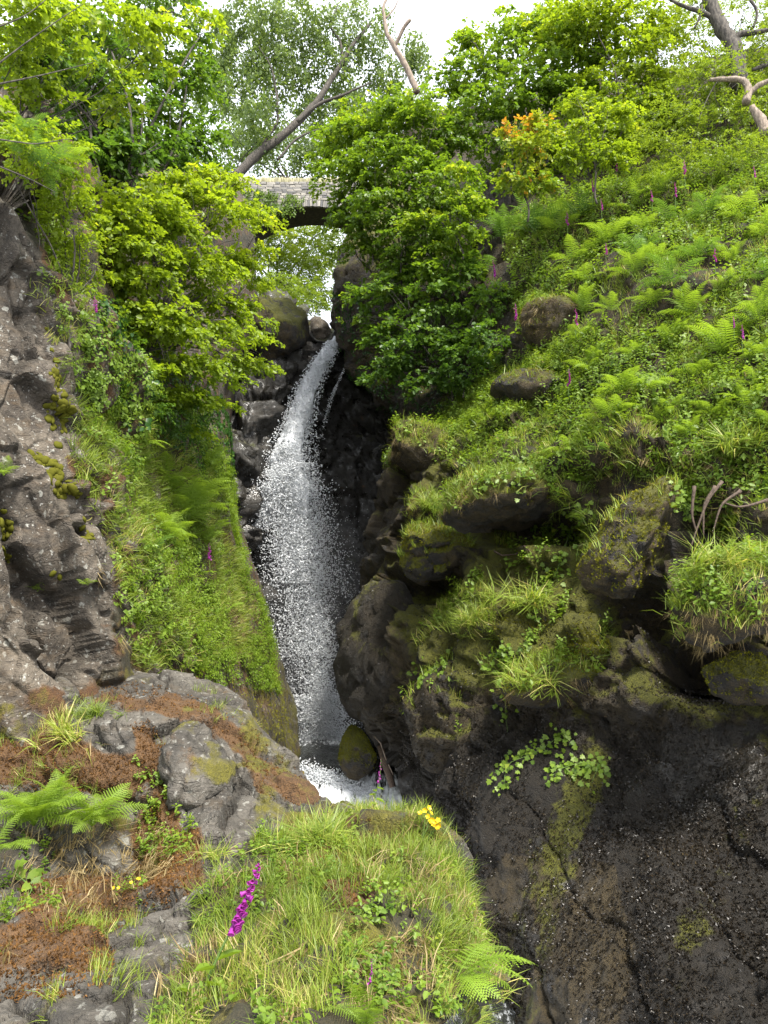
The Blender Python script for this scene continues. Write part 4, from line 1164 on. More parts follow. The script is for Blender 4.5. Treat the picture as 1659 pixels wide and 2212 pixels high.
# right bank hazels
tree('hazel_tree', 'dense mid green hazel covering the end of the stone bridge', 'tree', at(900, 800, 30),
     [(800,260,30,95,75),(740,300,31,65,60),(770,380,30,85,70),(850,340,29,90,90),(900,250,29,90,80),(850,450,29,110,75),(760,460,30.5,60,48),(920,520,28.5,90,70),(800,540,30,75,50),(960,400,28,90,90),(880,600,29,80,50)],
     'mid', 27, 4.2, None, 0.08, 41, tone=0.03, topyoung=0.3)
tree('hazel_tree', 'tall fresh green hazel on the skyline beside the dead snag', 'tree', at(1100, 460, 30),
     [(1000,180,31,85,75),(1080,120,31,90,85),(1160,60,31,100,80),(1060,250,30,110,80),(1170,200,30,110,90),(1260,130,30,90,110),(1130,320,29.5,110,60),(980,300,30,80,70),(1010,90,31.5,40,40)],
     'mid', 27, 3.5, None, 0.08, 42, tone=0.05, topyoung=0.3)
tree('hazel_tree', 'broad bright hazel reaching above the foxglove slope', 'tree', at(1340, 420, 28),
     [(1240,60,29,100,90),(1340,40,29,100,80),(1360,150,28.5,100,90),(1280,230,28,100,70),(1400,250,28,90,80),(1200,300,28,90,50),(1310,300,27.5,90,40),(1430,60,29,70,70)],
     'lime', 25, 3.3, None, 0.08, 43, tone=-0.06, topyoung=0.3)
tree('hazel_tree', 'shady hazel drooping over the dark chasm next to the fall', 'tree', at(980, 880, 27),
     [(830,640,28.5,85,45,1.2),(900,680,28,100,48,1.2),(820,720,28.5,70,30,1.0),(900,740,27.5,90,45,1.2),(960,650,27,80,55),(850,790,28,85,38,1.0),(930,820,27,70,35,1.0),(1000,730,26.5,60,50),(780,690,29,45,20,.6),(1000,590,27,70,50)],
     'deep', 30, 3.0, None, 0.07, 44, tilt=0.45, tone=0.1, limbs=7)
tree('sapling', 'young sapling with orange tipped yellow leaves above the ferns', 'sapling', at(1140, 480, 23.6),
     [(1140,330,23.5,58,60,0.9),(1160,270,23.5,40,36,.6),(1110,390,23.3,44,42,.7),(1175,400,23.6,40,40,.6),(1095,280,23.6,16,20,.3)], 'orange', 26, 2.8, None, 0.035, 45, tone=0.12, topyoung=0.42)
tree('sapling', 'lime leaved sapling growing next to the orange tipped one', 'sapling', at(1290, 440, 23.8),
     [(1250,290,24,60,45,.9),(1310,250,24,50,40,.8),(1350,240,24,40,28,.6),(1220,340,23.8,50,40,.8),(1300,330,23.8,70,46,.9),(1240,220,24.2,30,36,.5)], 'lime', 24, 3.0, None, 0.04, 46, tone=0.05)
tree('sapling', 'slender upright sapling with a pale tip over the chasm edge', 'sapling', at(1000, 560, 26),
     [(990,360,26,22,34,.5),(1000,410,26,36,34,.6),(985,460,26,48,36,.7),(1010,500,26,50,30,.7)], 'mid', 24, 3.0, None, 0.035, 47, tone=0.2)
tree('sapling', 'leafy low hazel shoots between the bridge hazel and the dark ferns', 'sapling', at(960, 640, 27),
     [(900,470,27,60,34,.7),(960,540,27,70,36,.8),(1030,450,26,40,50,.7),(930,590,27,60,26,.6)], 'mid', 26, 2.8, None, 0.03, 48, tone=0.2)
tree('oak_tree', 'old oak with dark twisted boughs at the top of the slope', 'tree', at(1600, 220, 27),
     [(1480,80,28,90,80,2),(1600,40,28,80,60,2),(1650,150,27,90,90,2),(1520,190,26.5,90,70,1.6),(1450,280,26,80,60,1.5),(1580,270,25.5,90,60,1.5),(1500,340,25,70,34,1.0),(1640,330,24.5,60,46,1.0),(1720,60,27,80,80,2)],
     'oak', 24, 3.8, SPRAY_S, 0.05, 49, limbs=3, fork=at(1590, 120, 27))
limb_tree('gnarled_oak', 'thick dark rough oak trunk leaning over the leafy slope', 'tree', [
    ('trunk', [(1600,190,26),(1585,105,26.2),(1560,60,26.4),(1535,10,26.6),(1510,-60,27)], [0.36,0.30,0.27,0.25,0.22], 11),
    ('limb', [(1582,100,26.2),(1600,74,26.0),(1640,70,25.8),(1680,60,25.6)], [0.15,0.12,0.09,0.06], 7),
    ('limb', [(1545,40,26.5),(1500,20,26.4),(1460,5,26.4),(1420,-20,26.4)], [0.11,0.09,0.06,0.04], 7),
    ('limb', [(1515,12,26.5),(1512,35,26.4),(1500,60,26.4)], [0.06,0.05,0.03], 6),
    ('limb', [(1620,0,26),(1635,30,26),(1625,60,26)], [0.06,0.05,0.03], 6),
    ('limb', [(1680,130,26),(1650,140,25.8),(1625,150,25.7)], [0.1,0.09,0.06], 6)], 'bark', at(1600, 190, 26))
limb_tree('fallen_branch', 'bleached fallen dead branch lying in the bushes under the oak', 'branch', [
    ('limb', [(1535,172,24.5),(1570,170,24.4),(1600,172,24.3),(1616,190,24.2),(1612,225,24.1)], [0.06,0.09,0.11,0.13,0.15], 8),
    ('limb', [(1612,205,24.2),(1640,185,24.1),(1675,165,24.0)], [0.1,0.09,0.07], 8),
    ('stump', [(1625,230,23.6),(1640,255,23.5),(1655,290,23.3)], [0.10,0.17,0.2], 9)], 'deadwood', at(1612, 225, 24.1))

# bushes that clothe the slopes under the trees
for i, (lab, base, lobes, mat, sD, cov, tmp) in enumerate([
    ('tangle of bilberry bushes below the oak', at(1500, 400, 24.5), [(1420,330,25,90,50,1),(1520,370,24,90,44,1),(1620,340,23,90,60,1),(1450,390,24,90,34,.8)], 'oak', 20, 2.6, SPRAY_S),
    ('thicket of small leaved bushes behind the bleached fallen branch', at(1560, 260, 27), [(1560,190,27.5,110,60,1.5),(1650,230,26,80,60,1.2),(1480,200,28,80,60,1.5),(1640,110,28.5,80,50,1.5)], 'oak', 22, 3.4, SPRAY_S),
    ('leafy thicket on the bank behind the lime hazel', at(430, 420, 30), [(400,360,30,80,36,1.5),(470,385,33,50,26,1.2),(350,340,28,70,36,1.5)], 'deep', 24, 3.4, None),
    ('dark leafy bush rooted in the shade above the chasm', at(1000, 860, 26), [(1000,800,26,60,50,1),(1050,740,25,50,50,1),(1060,650,26,50,50,1)], 'deep', 24, 3, None),
    ('ivy covered bush on the ledge over the bare cliff', at(260, 860, 15), [(250,780,15,70,70,.8),(300,870,15.5,70,60,.8),(390,900,17.5,70,46,.8),(250,700,15.5,60,70,.8)], 'deep', 22, 2.6, None)]):
    tree('bush', lab, 'bush', base, lobes, mat, sD, cov, tmp, 0.03, 60+i)

# loose bare twigs in front of the cliff top
tw = empty('bare_twigs', at(0, 180, 10.2)); tag(tw, 'thin bare grey twigs arching out of the cliff top', 'twigs')
for k, pts in enumerate([[(-20,150,10),(80,75,10.2),(180,8,10.4)],[(-20,185,10),(100,160,10.2),(200,135,10.5)],[(-10,300,10),(60,310,10.2),(150,300,10.6)],[(0,360,10.6),(60,385,10.8),(120,415,11)],[(-10,60,10),(60,30,10.2),(110,-10,10.3)],[(70,440,12),(85,520,12.3),(60,590,12.4)]]):
    T = Tubes(); T.add(np.array(pchip([0, .5, 1], np.array([at(*p) for p in pts]), np.linspace(0, 1, 14))) - np.array(tw.location), np.linspace(0.014, 0.005, 14), 5)
    link('twig', T.mesh('twig'), M['bark'], tw)

# ------------------------------------------------------------------ grass, herbs, ivy, moss as ground cover
def scatter(name, surf_list, tmpl, mat, label, cat, size, lean=0.5, seed=1, tone=0.4, tvar=0.16, hang=False, flat=False, normal_mix=0.5):
    """surf_list: (surface, count, kwargs for sample)"""
    rng = np.random.default_rng(seed)
    Ps, Ns = [], []
    for s, n_, kw in surf_list:
        p, q = s.sample(n_, rng=rng, **kw); Ps.append(p); Ns.append(q)
    P = np.concatenate(Ps); N = np.concatenate(Ns)
    n_ = len(P)
    sz = rng.uniform(size[0], size[1], n_)
    if flat:
        x = unit(np.cross(np.cross(N, -UP + rng.normal(0, 0.5, N.shape)), N)); R = frames_xz(x, N)
    elif hang:
        z = unit(N*0.55 - UP*0.9 + rng.normal(0, 0.2, N.shape)); R = frames(z, None, rng)
    else:
        z = unit(UP*(1-normal_mix) + N*normal_mix + rng.normal(0, 0.16, N.shape)); R = frames(z, None, rng)
    rnd = tone + tvar*1.5*fbm(P, 1.0, 3, seed) + rng.normal(0, tvar*0.6, n_)
    o = link(name, instance(name, tmpl, P, R, sz, rnd, rng), M[mat])
    tag(o, label, cat, kind='stuff')
    return o

PG_UP = [(1020,850),(1200,770),(1120,690),(1100,600),(1090,480),(1250,400),(1500,340),(1900,280),(1900,1180),(1560,1180),(1470,1100),(1400,1030),(1300,960),(1200,920),(1100,900)]
PG_BAND = [(880,960),(1000,850),(1150,760),(1100,640),(1180,640),(1260,860),(1100,900),(1000,940),(850,1020),(830,1000)]
PG_MID = [(1060,1080),(1250,1060),(1300,1130),(1260,1290),(1330,1400),(1250,1500),(1000,1480),(900,1400),(960,1290),(1080,1200)]
PG_LIP = [(940,1000),(1000,900),(1100,860),(1300,930),(1430,1030),(1320,1050),(1250,1080),(1000,1020)]
GR = [(S_C, 1100, dict(poly=PG_LIP)), (S_C, 4700, dict(poly=PG_UP, clump=(0.5, -0.5, 0.2, 5))), (S_C, 1500, dict(poly=PG_BAND)), (S_C, 700, dict(poly=PG_MID, clump=(0.9, -0.1, 0.35, 6))),
      (BS['over'], 420, dict(nz=(0.15, 1.1))), (BS['nose'], 170, dict(nz=(0.25, 1.1))), (BS['neck'], 130, dict(nz=(-0.1, 1.1))), (BS['mound'], 620, dict(nz=(0.0, 1.1))),
      (BS['layer2'], 130, dict(nz=(0.2, 1.1))), (BS['ridge'], 60, dict(nz=(0.4, 1.1))), (BS['upper'], 380, dict(nz=(0.2, 1.1))), (BS['hill'], 60, dict(nz=(0.35, 1.1))), (BS['layer'], 60, dict(nz=(0.5, 1.1))), (BS['point'], 40, dict(nz=(0.5, 1.1)))]
scatter('grass', GR, TUFT_FAR, 'grass', 'long soft green grass covering the steep slope and rock tops across the gorge', 'grass', (0.22, 0.60), seed=11, tone=0.40, tvar=0.24)
PL_GRASS = [(180,900),(250,880),(330,900),(420,980),(480,1060),(500,1180),(560,1330),(560,1420),(300,1450),(250,1380),(240,1200),(180,1060),(140,990)]
scatter('grass', [(S_A, 2600, dict(poly=PL_GRASS, clump=(0.8, -0.35, 0.25, 7))), (S_A, 160, dict(poly=[(60,560),(170,560),(240,1000),(180,1050),(150,900)]))], TUFT_FAR, 'grass',
        'fresh grass hanging on the overgrown cliff beside the waterfall', 'grass', (0.25, 0.5), seed=12, tone=0.42, normal_mix=0.75)
PD_MOUND = [(560,1800),(650,1775),(740,1755),(830,1738),(950,1790),(1010,1950),(1120,2212),(1100,2400),(300,2400),(350,2130),(430,2020),(410,1960),(480,1890)]
scatter('grass', [(S_D, 3600, dict(poly=PD_MOUND, clump=(1.2, -0.45, 0.15, 8))), (S_D, 800, dict(poly=[(850,1735),(960,1765),(1050,1990),(1160,2230),(1020,2230),(940,1980),(880,1860)]))], TUFT, 'grass', 'sunny meadow grass on the near mound around the tall foxglove', 'grass', (0.12, 0.40), seed=13, tone=0.40, tvar=0.26)
scatter('grass', [(S_D, 420, dict(poly=[(-60,1480),(600,1560),(560,1760),(300,1900),(-60,1900)], clump=(1.5, 0.1, 0.4, 9))), (S_D, 90, dict(poly=[(400,1480),(470,1490),(520,1560),(440,1560)])),
                  (S_D, 160, dict(poly=[(-60,1900),(400,1960),(350,2212),(-60,2212)], clump=(1.5, 0.15, 0.4, 10)))], TUFT, 'grass',
        'sparse grass tufts rooted in cracks of the rusty rock ledge', 'grass', (0.12, 0.30), seed=14, tone=0.5)
scatter('dry_grass', [(BS['mound'], 260, dict(nz=(-0.6, 0.35))), (S_C, 220, dict(poly=[(1280,960),(1480,960),(1659,1010),(1659,1120),(1470,1130),(1330,1050)])), (BS['over'], 150, dict(nz=(-0.2, 0.3))), (BS['upper'], 200, dict(nz=(-0.2, 0.4))), (BS['neck'], 50, dict(nz=(-0.3, 0.3))), (BS['hill'], 60, dict(nz=(-0.2, 0.4))), (BS['layer2'], 60, dict(nz=(-0.3, 0.3))),
                      (S_A, 260, dict(poly=[(200,1150),(560,1250),(600,1450),(230,1430)])), (S_D, 140, dict(poly=[(120,1780),(380,1790),(380,1890),(120,1890)])), (S_D, 160, dict(poly=[(600,2080),(760,2050),(950,2000),(900,2212),(600,2250)]))],
        TUFT, 'drygrass', 'withered straw coloured grass hanging over rock edges', 'dry grass', (0.2, 0.45), seed=15, hang=True)
scatter('dry_grass', [(S_D, 420, dict(poly=PD_MOUND, clump=(1.4, 0.0, 0.4, 28))), (S_D, 160, dict(poly=[(-60,1500),(580,1600),(480,1800),(-60,2200)], clump=(1.4, 0.0, 0.4, 29))), (S_C, 500, dict(poly=PG_UP, clump=(0.7, 0.0, 0.4, 30))), (S_A, 300, dict(poly=PL_GRASS, clump=(0.9, 0.0, 0.4, 31)))],
        TUFT_FAR, 'drygrass', 'straw coloured dead stems standing among the green grass', 'dry grass', (0.15, 0.4), seed=35, tone=0.5)
scatter('herbs', [(S_C, 600, dict(poly=PG_LIP)), (S_C, 6200, dict(poly=PG_UP, clump=(0.55, -0.5, 0.15, 15))), (S_C, 2000, dict(poly=PG_BAND)), (S_C, 260, dict(poly=PG_MID, clump=(1.0, 0.0, 0.4, 16))), (BS['mound'], 160, dict(nz=(0.2, 1.1))), (BS['over'], 90, dict(nz=(-0.1, 0.6))), (BS['upper'], 120, dict(nz=(0.0, 1.1))), (BS['layer2'], 60, dict(nz=(0.0, 1.1))), (BS['layer'], 40, dict(nz=(0.3, 1.1)))],
        HERB_S, 'herb', 'leafy wild herbs and brambles among the grass across the gorge', 'herbs', (0.22, 0.5), seed=16, tone=0.4)
PL_HERB = [(180,560),(260,760),(420,860),(490,980),(510,1150),(590,1400),(600,1500),(430,1470),(300,1440),(240,1300),(250,1150),(200,1000),(150,800)]
scatter('herbs', [(S_A, 5200, dict(poly=PL_HERB, clump=(0.7, -0.35, 0.2, 17))), (S_A, 160, dict(poly=[(40,430),(120,430),(190,700),(240,960),(190,960),(130,700)]))], HERB_S, 'herb',
        'small leafy herbs growing on the overgrown cliff buttress', 'herbs', (0.16, 0.36), seed=17, tone=0.44, normal_mix=0.7)
scatter('herbs', [(S_D, 1100, dict(poly=PD_MOUND, clump=(1.2, -0.2, 0.3, 18))), (S_D, 110, dict(poly=[(280,1650),(420,1650),(420,1850),(300,1880)])), (S_D, 70, dict(poly=[(0,1800),(120,1800),(120,1990),(0,2000)]))], HERB, 'herb',
        'low leafy herbs on the near rock ledge and mound', 'herbs', (0.08, 0.24), seed=18, tone=0.4, tvar=0.24)
scatter('ivy', [(S_A, 1100, dict(poly=[(200,600),(330,720),(480,860),(520,1000),(480,1060),(360,960),(240,900)]))], CREEP, 'ivy',
        'dark ivy clinging to the shaded cliff under the lime hazel', 'ivy', (0.25, 0.5), seed=19, flat=True)
scatter('ivy', [(S_C, 900, dict(poly=[(720,640),(1000,560),(1040,820),(960,920),(860,960),(760,860)]))], CREEP, 'ivy',
        'dark ivy on the shaded chasm wall under the drooping hazel', 'ivy', (0.25, 0.55), seed=20, flat=True)
scatter('moss', [(S_C, 25000, dict(poly=[(780,1480),(1659,1480),(1659,2212),(1040,2212),(900,1720)], clump=(0.9, -0.5, 0.1, 21), noty=[[(1120,1860),(1330,1900),(1370,2050),(1330,2212),(1080,2212),(1020,1950)]])),
                 (S_C, 9000, dict(poly=[(960,1560),(1659,1560),(1659,2212),(1080,2212)], clump=(0.6, -0.2, 0.2, 41))), (BS['layer'], 4000, dict(nz=(-0.5, 1.1))), (BS['low'], 2000, dict(nz=(-0.3, 1.1))), (S_C, 4500, dict(poly=[(900,1250),(1440,1250),(1440,1500),(900,1500)])), (BS['upper'], 2200, {})],
        MOSS, 'darkmoss', 'black brown wet moss covering the gorge wall', 'moss', (0.016, 0.042), seed=21, tvar=0.25, normal_mix=0.8)
rust = [(S_D, 2000, dict(poly=p)) for p in POLY_RUST]
scatter('moss', rust, MOSS, 'brownmoss', 'rust brown dried moss in patches on the near ledges', 'moss', (0.010, 0.03), seed=22, normal_mix=0.8)
scatter('moss', [(BS[k], n_, dict(nz=(-0.25, 1.1))) for k, n_ in (('over', 3200), ('nose', 4600), ('neck', 1200), ('layer2', 1500), ('pool', 1800), ('ridge', 900), ('cave', 900), ('hill', 1200), ('point', 2600))]
        + [(S_C, 6000, dict(poly=PG_MID, clump=(0.9, -0.1, 0.4, 33))), (S_A, 2600, dict(poly=[(440,1200),(540,1250),(640,1605),(560,1600),(430,1480)]))], MOSS, 'goldmoss',
        'golden green moss cushions on the boulder tops and buttress edge', 'moss', (0.015, 0.04), seed=23, normal_mix=0.9)

# moss cushions on the bare cliff
rng = np.random.default_rng(5)
NC = 260
p, q = S_A.sample(NC, poly=[(0,960),(60,740),(110,700),(150,900),(120,1000),(190,1080),(205,1250),(150,1260),(0,1200)], clump=(1.3, 0.0, 0.35, 24), rng=rng)
V, F = ICO[2]
cs = rng.uniform(0.02, 0.075, NC)
o = link('moss', instance('moss', [(V*(1 + 0.5*fbm(V, 1.6, 3, k))[:, None], F, 0.25*fbm(V, 3, 2, k)) for k in range(5)], p, frames(q), np.stack([cs*rng.uniform(.7, 1.5, NC), cs*rng.uniform(.7, 1.3, NC), cs*0.55], -1), rng.uniform(-0.45, 0.1, NC)), M['goldmoss'])
tag(o, 'round olive brown moss cushions dotted over the bare cliff', 'moss', kind='stuff')

# ------------------------------------------------------------------ stone bridge
def stone_mat(name, a, b, c):
    n = NT(name)
    co = n.co()
    oi = n.t.nodes.new('ShaderNodeObjectInfo').outputs['Random']
    f = n.noise(9.0, 5, 0.6, co)
    col = n.mix(oi, a, b)
    col = n.mix(n.math('MULTIPLY', n.step(f, 0.5, 0.7), 0.6), col, c)
    bp = n.n('Bump', Strength=0.6, Distance=0.03, Height=f)
    p = n.n('BsdfPrincipled', Base__Color=col, Roughness=0.85, Normal=bp.outputs[0])
    return n.end(p.outputs[0])
M['stone'] = stone_mat('grey_rubble_stone', (0.10, 0.10, 0.105), (0.30, 0.28, 0.24), (0.20, 0.19, 0.15))
M['coping'] = stone_mat('lichened_coping_stone', (0.20, 0.19, 0.11), (0.40, 0.37, 0.22), (0.32, 0.31, 0.15))
M['mortar'] = plain_mat('dark_bridge_core', (0.02, 0.017, 0.013), (0.06, 0.048, 0.036), 6.0)
def block_mesh(name, seed):
    r = np.random.default_rng(seed)
    V = np.array([(x, y, z) for x in (-.5, .5) for y in (-.5, .5) for z in (-.5, .5)], float)
    V = V*(1 + r.uniform(-0.14, 0.05, V.shape))
    c = []
    for ax in range(3):
        for sg in (-.5, .5):
            p = np.zeros(3); p[ax] = sg*r.uniform(1.0, 1.14); c.append(p)
    V = np.concatenate([V, np.array(c)])
    quads = {0: (0, 1, 3, 2), 1: (4, 6, 7, 5), 2: (0, 4, 5, 1), 3: (2, 3, 7, 6), 4: (0, 2, 6, 4), 5: (1, 5, 7, 3)}
    F = []
    for k, q in quads.items():
        for i in range(4): F.append((q[i], q[(i+1) % 4], 8+k))
    return make_mesh(name, V, np.array(F), None, False)
BLK = [block_mesh('stone', 600+i) for i in range(6)]
COPE = [block_mesh('coping_stone', 620+i) for i in range(5)]
VOU = [block_mesh('arch_stone', 640+i) for i in range(4)]
for m_ in BLK + VOU: m_.materials.append(M['stone'])
for m_ in COPE: m_.materials.append(M['coping'])
BY0, BY1 = 44.0, 46.4
bx0, bx1 = -11.0, 1.0
ZTOP = at(600, 393, BY0)[2]
ACX, AR = -4.6, 6.2
ZCROWN = at(640, 446, BY0)[2]
def arch_z(x):
    return ZCROWN - AR + np.sqrt(np.maximum(AR**2 - (x-ACX)**2, 0.0))
bridge = empty('stone_bridge', (ACX, BY0, ZCROWN - 2.5))
tag(bridge, 'old arched stone footbridge with upright coping stones spanning the gorge above the waterfall', 'bridge')
bl = np.array(bridge.location)
# core
xs = np.linspace(bx0, bx1, 49)
sp = 4.6
bot = np.where(np.abs(xs-ACX) < sp, arch_z(xs), ZCROWN - 4.5)
Vc, Fc = [], []
for yy in (BY0+0.12, BY1):
    for k in range(len(xs)): Vc += [(xs[k], yy, bot[k]+0.05), (xs[k], yy, ZTOP-0.87)]
n_ = len(xs)
for k in range(n_-1):
    a = 2*k; b = 2*n_ + 2*k
    Fc += [(a, a+2, a+3, a+1), (b, b+1, b+3, b+2), (a+1, a+3, b+3, b+1), (a, b, b+2, a+2)]
core = link('spandrel', make_mesh('spandrel', np.array(Vc) - bl, np.array(Fc), None, False), M['mortar'], bridge)
ZP = ZTOP - 0.85
pb = np.array([(x, y, z_) for x in (bx0, bx1) for y in (BY0+0.11, BY0+0.45) for z_ in (ZP-0.02, ZTOP-0.01)], float)
parapet = link('parapet', make_mesh('parapet', pb - bl, np.array([(0, 1, 3, 2), (4, 6, 7, 5), (0, 4, 5, 1), (2, 3, 7, 6), (0, 2, 6, 4), (1, 5, 7, 3)]), None, False), M['mortar'], bridge)
rng = np.random.default_rng(9)
def put(nm, me_, c, dim, rz=0, ry=0):
    o = bpy.data.objects.new(nm, me_); COL.objects.link(o); o.parent = parapet if c[2] > ZP else core
    o.location = Vector(c) - bridge.location; o.scale = dim; o.rotation_euler = (rng.normal(0, 0.02), ry + rng.normal(0, 0.02), rz)
z = ZTOP; cnt = 0
while z > ZCROWN - 1.1:
    h = rng.uniform(0.12, 0.20); x = -9.6 + rng.uniform(0, 0.3)
    while x < -1.6:
        w = rng.uniform(0.24, 0.62)
        xc = x + w/2; zc = z - h/2
        if zc - h/2 > arch_z(np.array(xc)) + 0.40 and cnt < 290:
            put('stone', BLK[rng.integers(6)], (xc, BY0 + 0.06 + rng.normal(0, 0.015), zc), (w*0.97, 0.2, h*0.93)); cnt += 1
        x += w
    z -= h
x = -9.6
while x < -1.6:
    w = rng.uniform(0.10, 0.24); h = rng.uniform(0.26, 0.38)
    put('coping_stone', COPE[rng.integers(5)], (x + w/2, BY0 + 0.2, ZTOP + h/2 - 0.02), (w*0.95, 0.45, h), 0, rng.normal(0.08, 0.06)); x += w
a = -0.72
while a < 0.48:
    w = rng.uniform(0.10, 0.17)
    r0 = AR + 0.2; xx = ACX + r0*math.sin(a); zz = ZCROWN - AR + r0*math.cos(a)
    put('arch_stone', VOU[rng.integers(4)], (xx, BY0 + 0.05, zz), (w*0.93, 0.24, 0.42), 0, a); a += w/AR

# ivy hanging on the bridge face
rng = np.random.default_rng(10)
pv = []
for k in range(300):
    dx = rng.uniform(470, 655); dy = rng.uniform(398, 452) + rng.normal(0, 6)
    if dy < 400 + 0.15*max(0, dx-520) or (dx > 640 and dy > 440): continue
    pv.append(at(dx, dy, BY0 - 0.12))
pv = np.array(pv)
R = frames_xz(unit(np.stack([rng.normal(0, 0.5, len(pv)), rng.normal(0, 0.2, len(pv)) - 0.2, -np.ones(len(pv))], -1)), np.tile([[0, -1.0, 0.35]], (len(pv), 1)))
o = link('bridge_ivy', instance('bridge_ivy', SPRAY_S, pv, R, rng.uniform(0.4, 0.8, len(pv)), rng.uniform(0.1, 0.7, len(pv))), M['mid'])
tag(o, 'curtain of ivy hanging over the face of the stone bridge', 'ivy')

# ------------------------------------------------------------------ ferns
def frond_mesh(name, seed, pairs=17, detail=False, width=0.21, arch=0.9, mat='fern'):
    r = np.random.default_rng(seed)
    def axis(t): return np.stack([t*(1 - 0.12*t), 0*t + 0.04*np.sin(2.2*t)*r0, arch*(0.85*t - 0.78*t*t)], -1)
    r0 = r.uniform(-1, 1)
    parts = []
    tt = np.linspace(0.0, 1.0, 9); c = axis(tt)
    w = np.interp(tt, [0, 1], [0.010, 0.002])
    V = np.concatenate([c + np.array([0, 1, 0])*w[:, None], c - np.array([0, 1, 0])*w[:, None]])
    F = np.array([(k, k+1, 9+k+1) for k in range(8)] + [(k, 9+k+1, 9+k) for k in range(8)])
    parts.append((V, F, -0.1))
    for i in range(pairs):
        t = 0.16 + 0.83*(i/(pairs-1))**0.92
        L = width*max(0.03, math.sin(math.pi*min(1, 0.22 + 0.78*t))**0.75*(1.25 - 0.45*t))*r.uniform(0.9, 1.08)
        p = axis(np.array([t]))[0]; d = axis(np.array([min(1, t+0.02)]))[0] - axis(np.array([t-0.02]))[0]; d = d/np.linalg.norm(d)
        for sd in (1, -1):
            u = unit(np.array([0, sd, 0])*1.0 + d*0.38 + np.array([0, 0, -0.16 + r.normal(0, 0.06)]))
            bw = 0.5*0.83/pairs*0.98
            nrm = unit(np.cross(u, d))*(-sd)
            if not detail:
                mid = p + u*L*0.55 - np.array([0, 0, 0.02*L])
                tip = p + u*L - np.array([0, 0, 0.10*L])
                V = np.array([p - d*bw*0.6, p + d*bw*0.6, mid + d*bw*0.42, mid - d*bw*0.42, tip])
                parts.append((V, np.array([(0, 3, 2), (0, 2, 1), (3, 4, 2)]), r.uniform(-0.08, 0.08) + 0.15*t))
            else:
                m = max(3, int(9*L/width))
                for j in range(m):
                    s = (j + 0.5)/m; q = p + u*L*s - np.array([0, 0, 0.10*L*s*s])
                    pl = bw*0.80*(1 - 0.72*s) + 0.003
                    hw = 0.5*L/m*0.95
                    for s2 in (1, -1):
                        e = q + d*s2*pl + u*hw*0.7
                        V = np.array([q - u*hw, q + u*hw, e + u*hw*0.15, e - u*hw*0.35])
                        parts.append((V, np.array([(0, 1, 2), (0, 2, 3)]), 0.10*t + 0.06*s))
    V, F, A = merge(parts)
    me = make_mesh(name, V, F, {'rnd': A + 0.45})
    me.materials.append(M[mat])
    return me
FR = {'far': [frond_mesh('frond', 700+i) for i in range(5)], 'dark': [frond_mesh('frond', 710+i, mat='fern_dark') for i in range(4)],
      'near': [frond_mesh('frond', 720+i, 17, True, 0.23, 0.8) for i in range(5)]}
def fern(dx, dy, size, label, group=None, kind='far', n=9, seed=1, spread=math.pi, outw=None, lift=0.0, rise=0.35, Y=None, pull=0.0):
    r = np.random.default_rng(seed)
    p, nr = ground(dx, dy)
    if Y is not None: p = at(dx, dy, Y)
    p = p*(1 - pull/max(p[1], 1))
    hor = np.array([nr[0], nr[1] - 0.25, 0]) if outw is None else np.array(outw, float)
    oz = math.atan2(hor[1], hor[0])
    L = size*mpp(dx, dy, p[1])
    t = empty('fern', p + np.array([0, 0, lift*L - 0.04]))
    tag(t, label, 'fern', group)
    for k in range(n):
        a = oz + spread*((k + 0.5)/n*2 - 1)*r.uniform(0.85, 1.1) + r.normal(0, 0.1)
        o = bpy.data.objects.new('frond', FR[kind][r.integers(len(FR[kind]))]); COL.objects.link(o); o.parent = t
        s = L*r.uniform(0.75, 1.12)
        o.scale = (s, s, s)
        o.rotation_euler = (r.normal(0, 0.25), -rise + r.normal(0, 0.30), a)
    return t
fern(75, 1785, 140, 'big lime fern growing on the rust brown ledge', None, 'near', 26, 1, 2.9, lift=0.1, rise=0.4, pull=0.25)
fern(120, 1740, 105, 'upright fern standing behind the big lime fern on the ledge', None, 'near', 12, 61, 2.9, rise=0.7, pull=0.2)
fern(205, 1785, 125, 'wide fern leaning towards the grey slab on the ledge', None, 'near', 22, 2, 2.7, outw=(0.5, -1, 0), lift=0.1, rise=0.4, pull=0.25)
fern(-10, 1830, 118, 'darker fern half hidden at the end of the ledge', None, 'near', 12, 3, 2.4, pull=0.4)
fern(800, 2215, 130, 'fern with broad fronds under the small foxglove bud', None, 'near', 7, 4, 1.6, outw=(-0.3, -1, 0.0), rise=0.55)
fern(985, 2105, 190, 'fern hanging from the grassy mound out over the black gorge', None, 'near', 9, 5, 1.0, outw=(1, -0.15, 0), rise=0.1, Y=6.5)
fern(5, 1030, 60, 'small yellow green fern sprouting from the bare cliff', None, 'near', 6, 6, 1.6)
fern(88, 1280, 38, 'tiny fern rooted in a crack of the bare cliff', None, 'near', 5, 7, 2.4)
fern(190, 1260, 34, 'little pale fern at the edge of the bare rock face', None, 'near', 5, 8, 2.4)
fern(405, 1120, 150, 'large fern filling the middle of the overgrown buttress', None, 'near', 20, 9, 2.8, pull=0.5, rise=0.45)
fern(430, 1080, 110, 'light fern leaning over the big buttress fern', None, 'far', 12, 59, 2.6, pull=0.5, rise=0.45)
fern(370, 1160, 110, 'deep green fern tucked beneath the big buttress fern', None, 'near', 12, 60, 2.6, pull=0.4)
fern(360, 1050, 100, 'fern above the large one on the overgrown buttress', None, 'far', 11, 10, 2.6)
fern(455, 1010, 80, 'yellow green fern sticking out towards the waterfall', None, 'far', 8, 11, 1.6, outw=(1, -0.4, 0))
fern(445, 1170, 85, 'fern drooping at the buttress edge near the spray', None, 'far', 9, 12, 2.0, outw=(1, -0.5, 0))
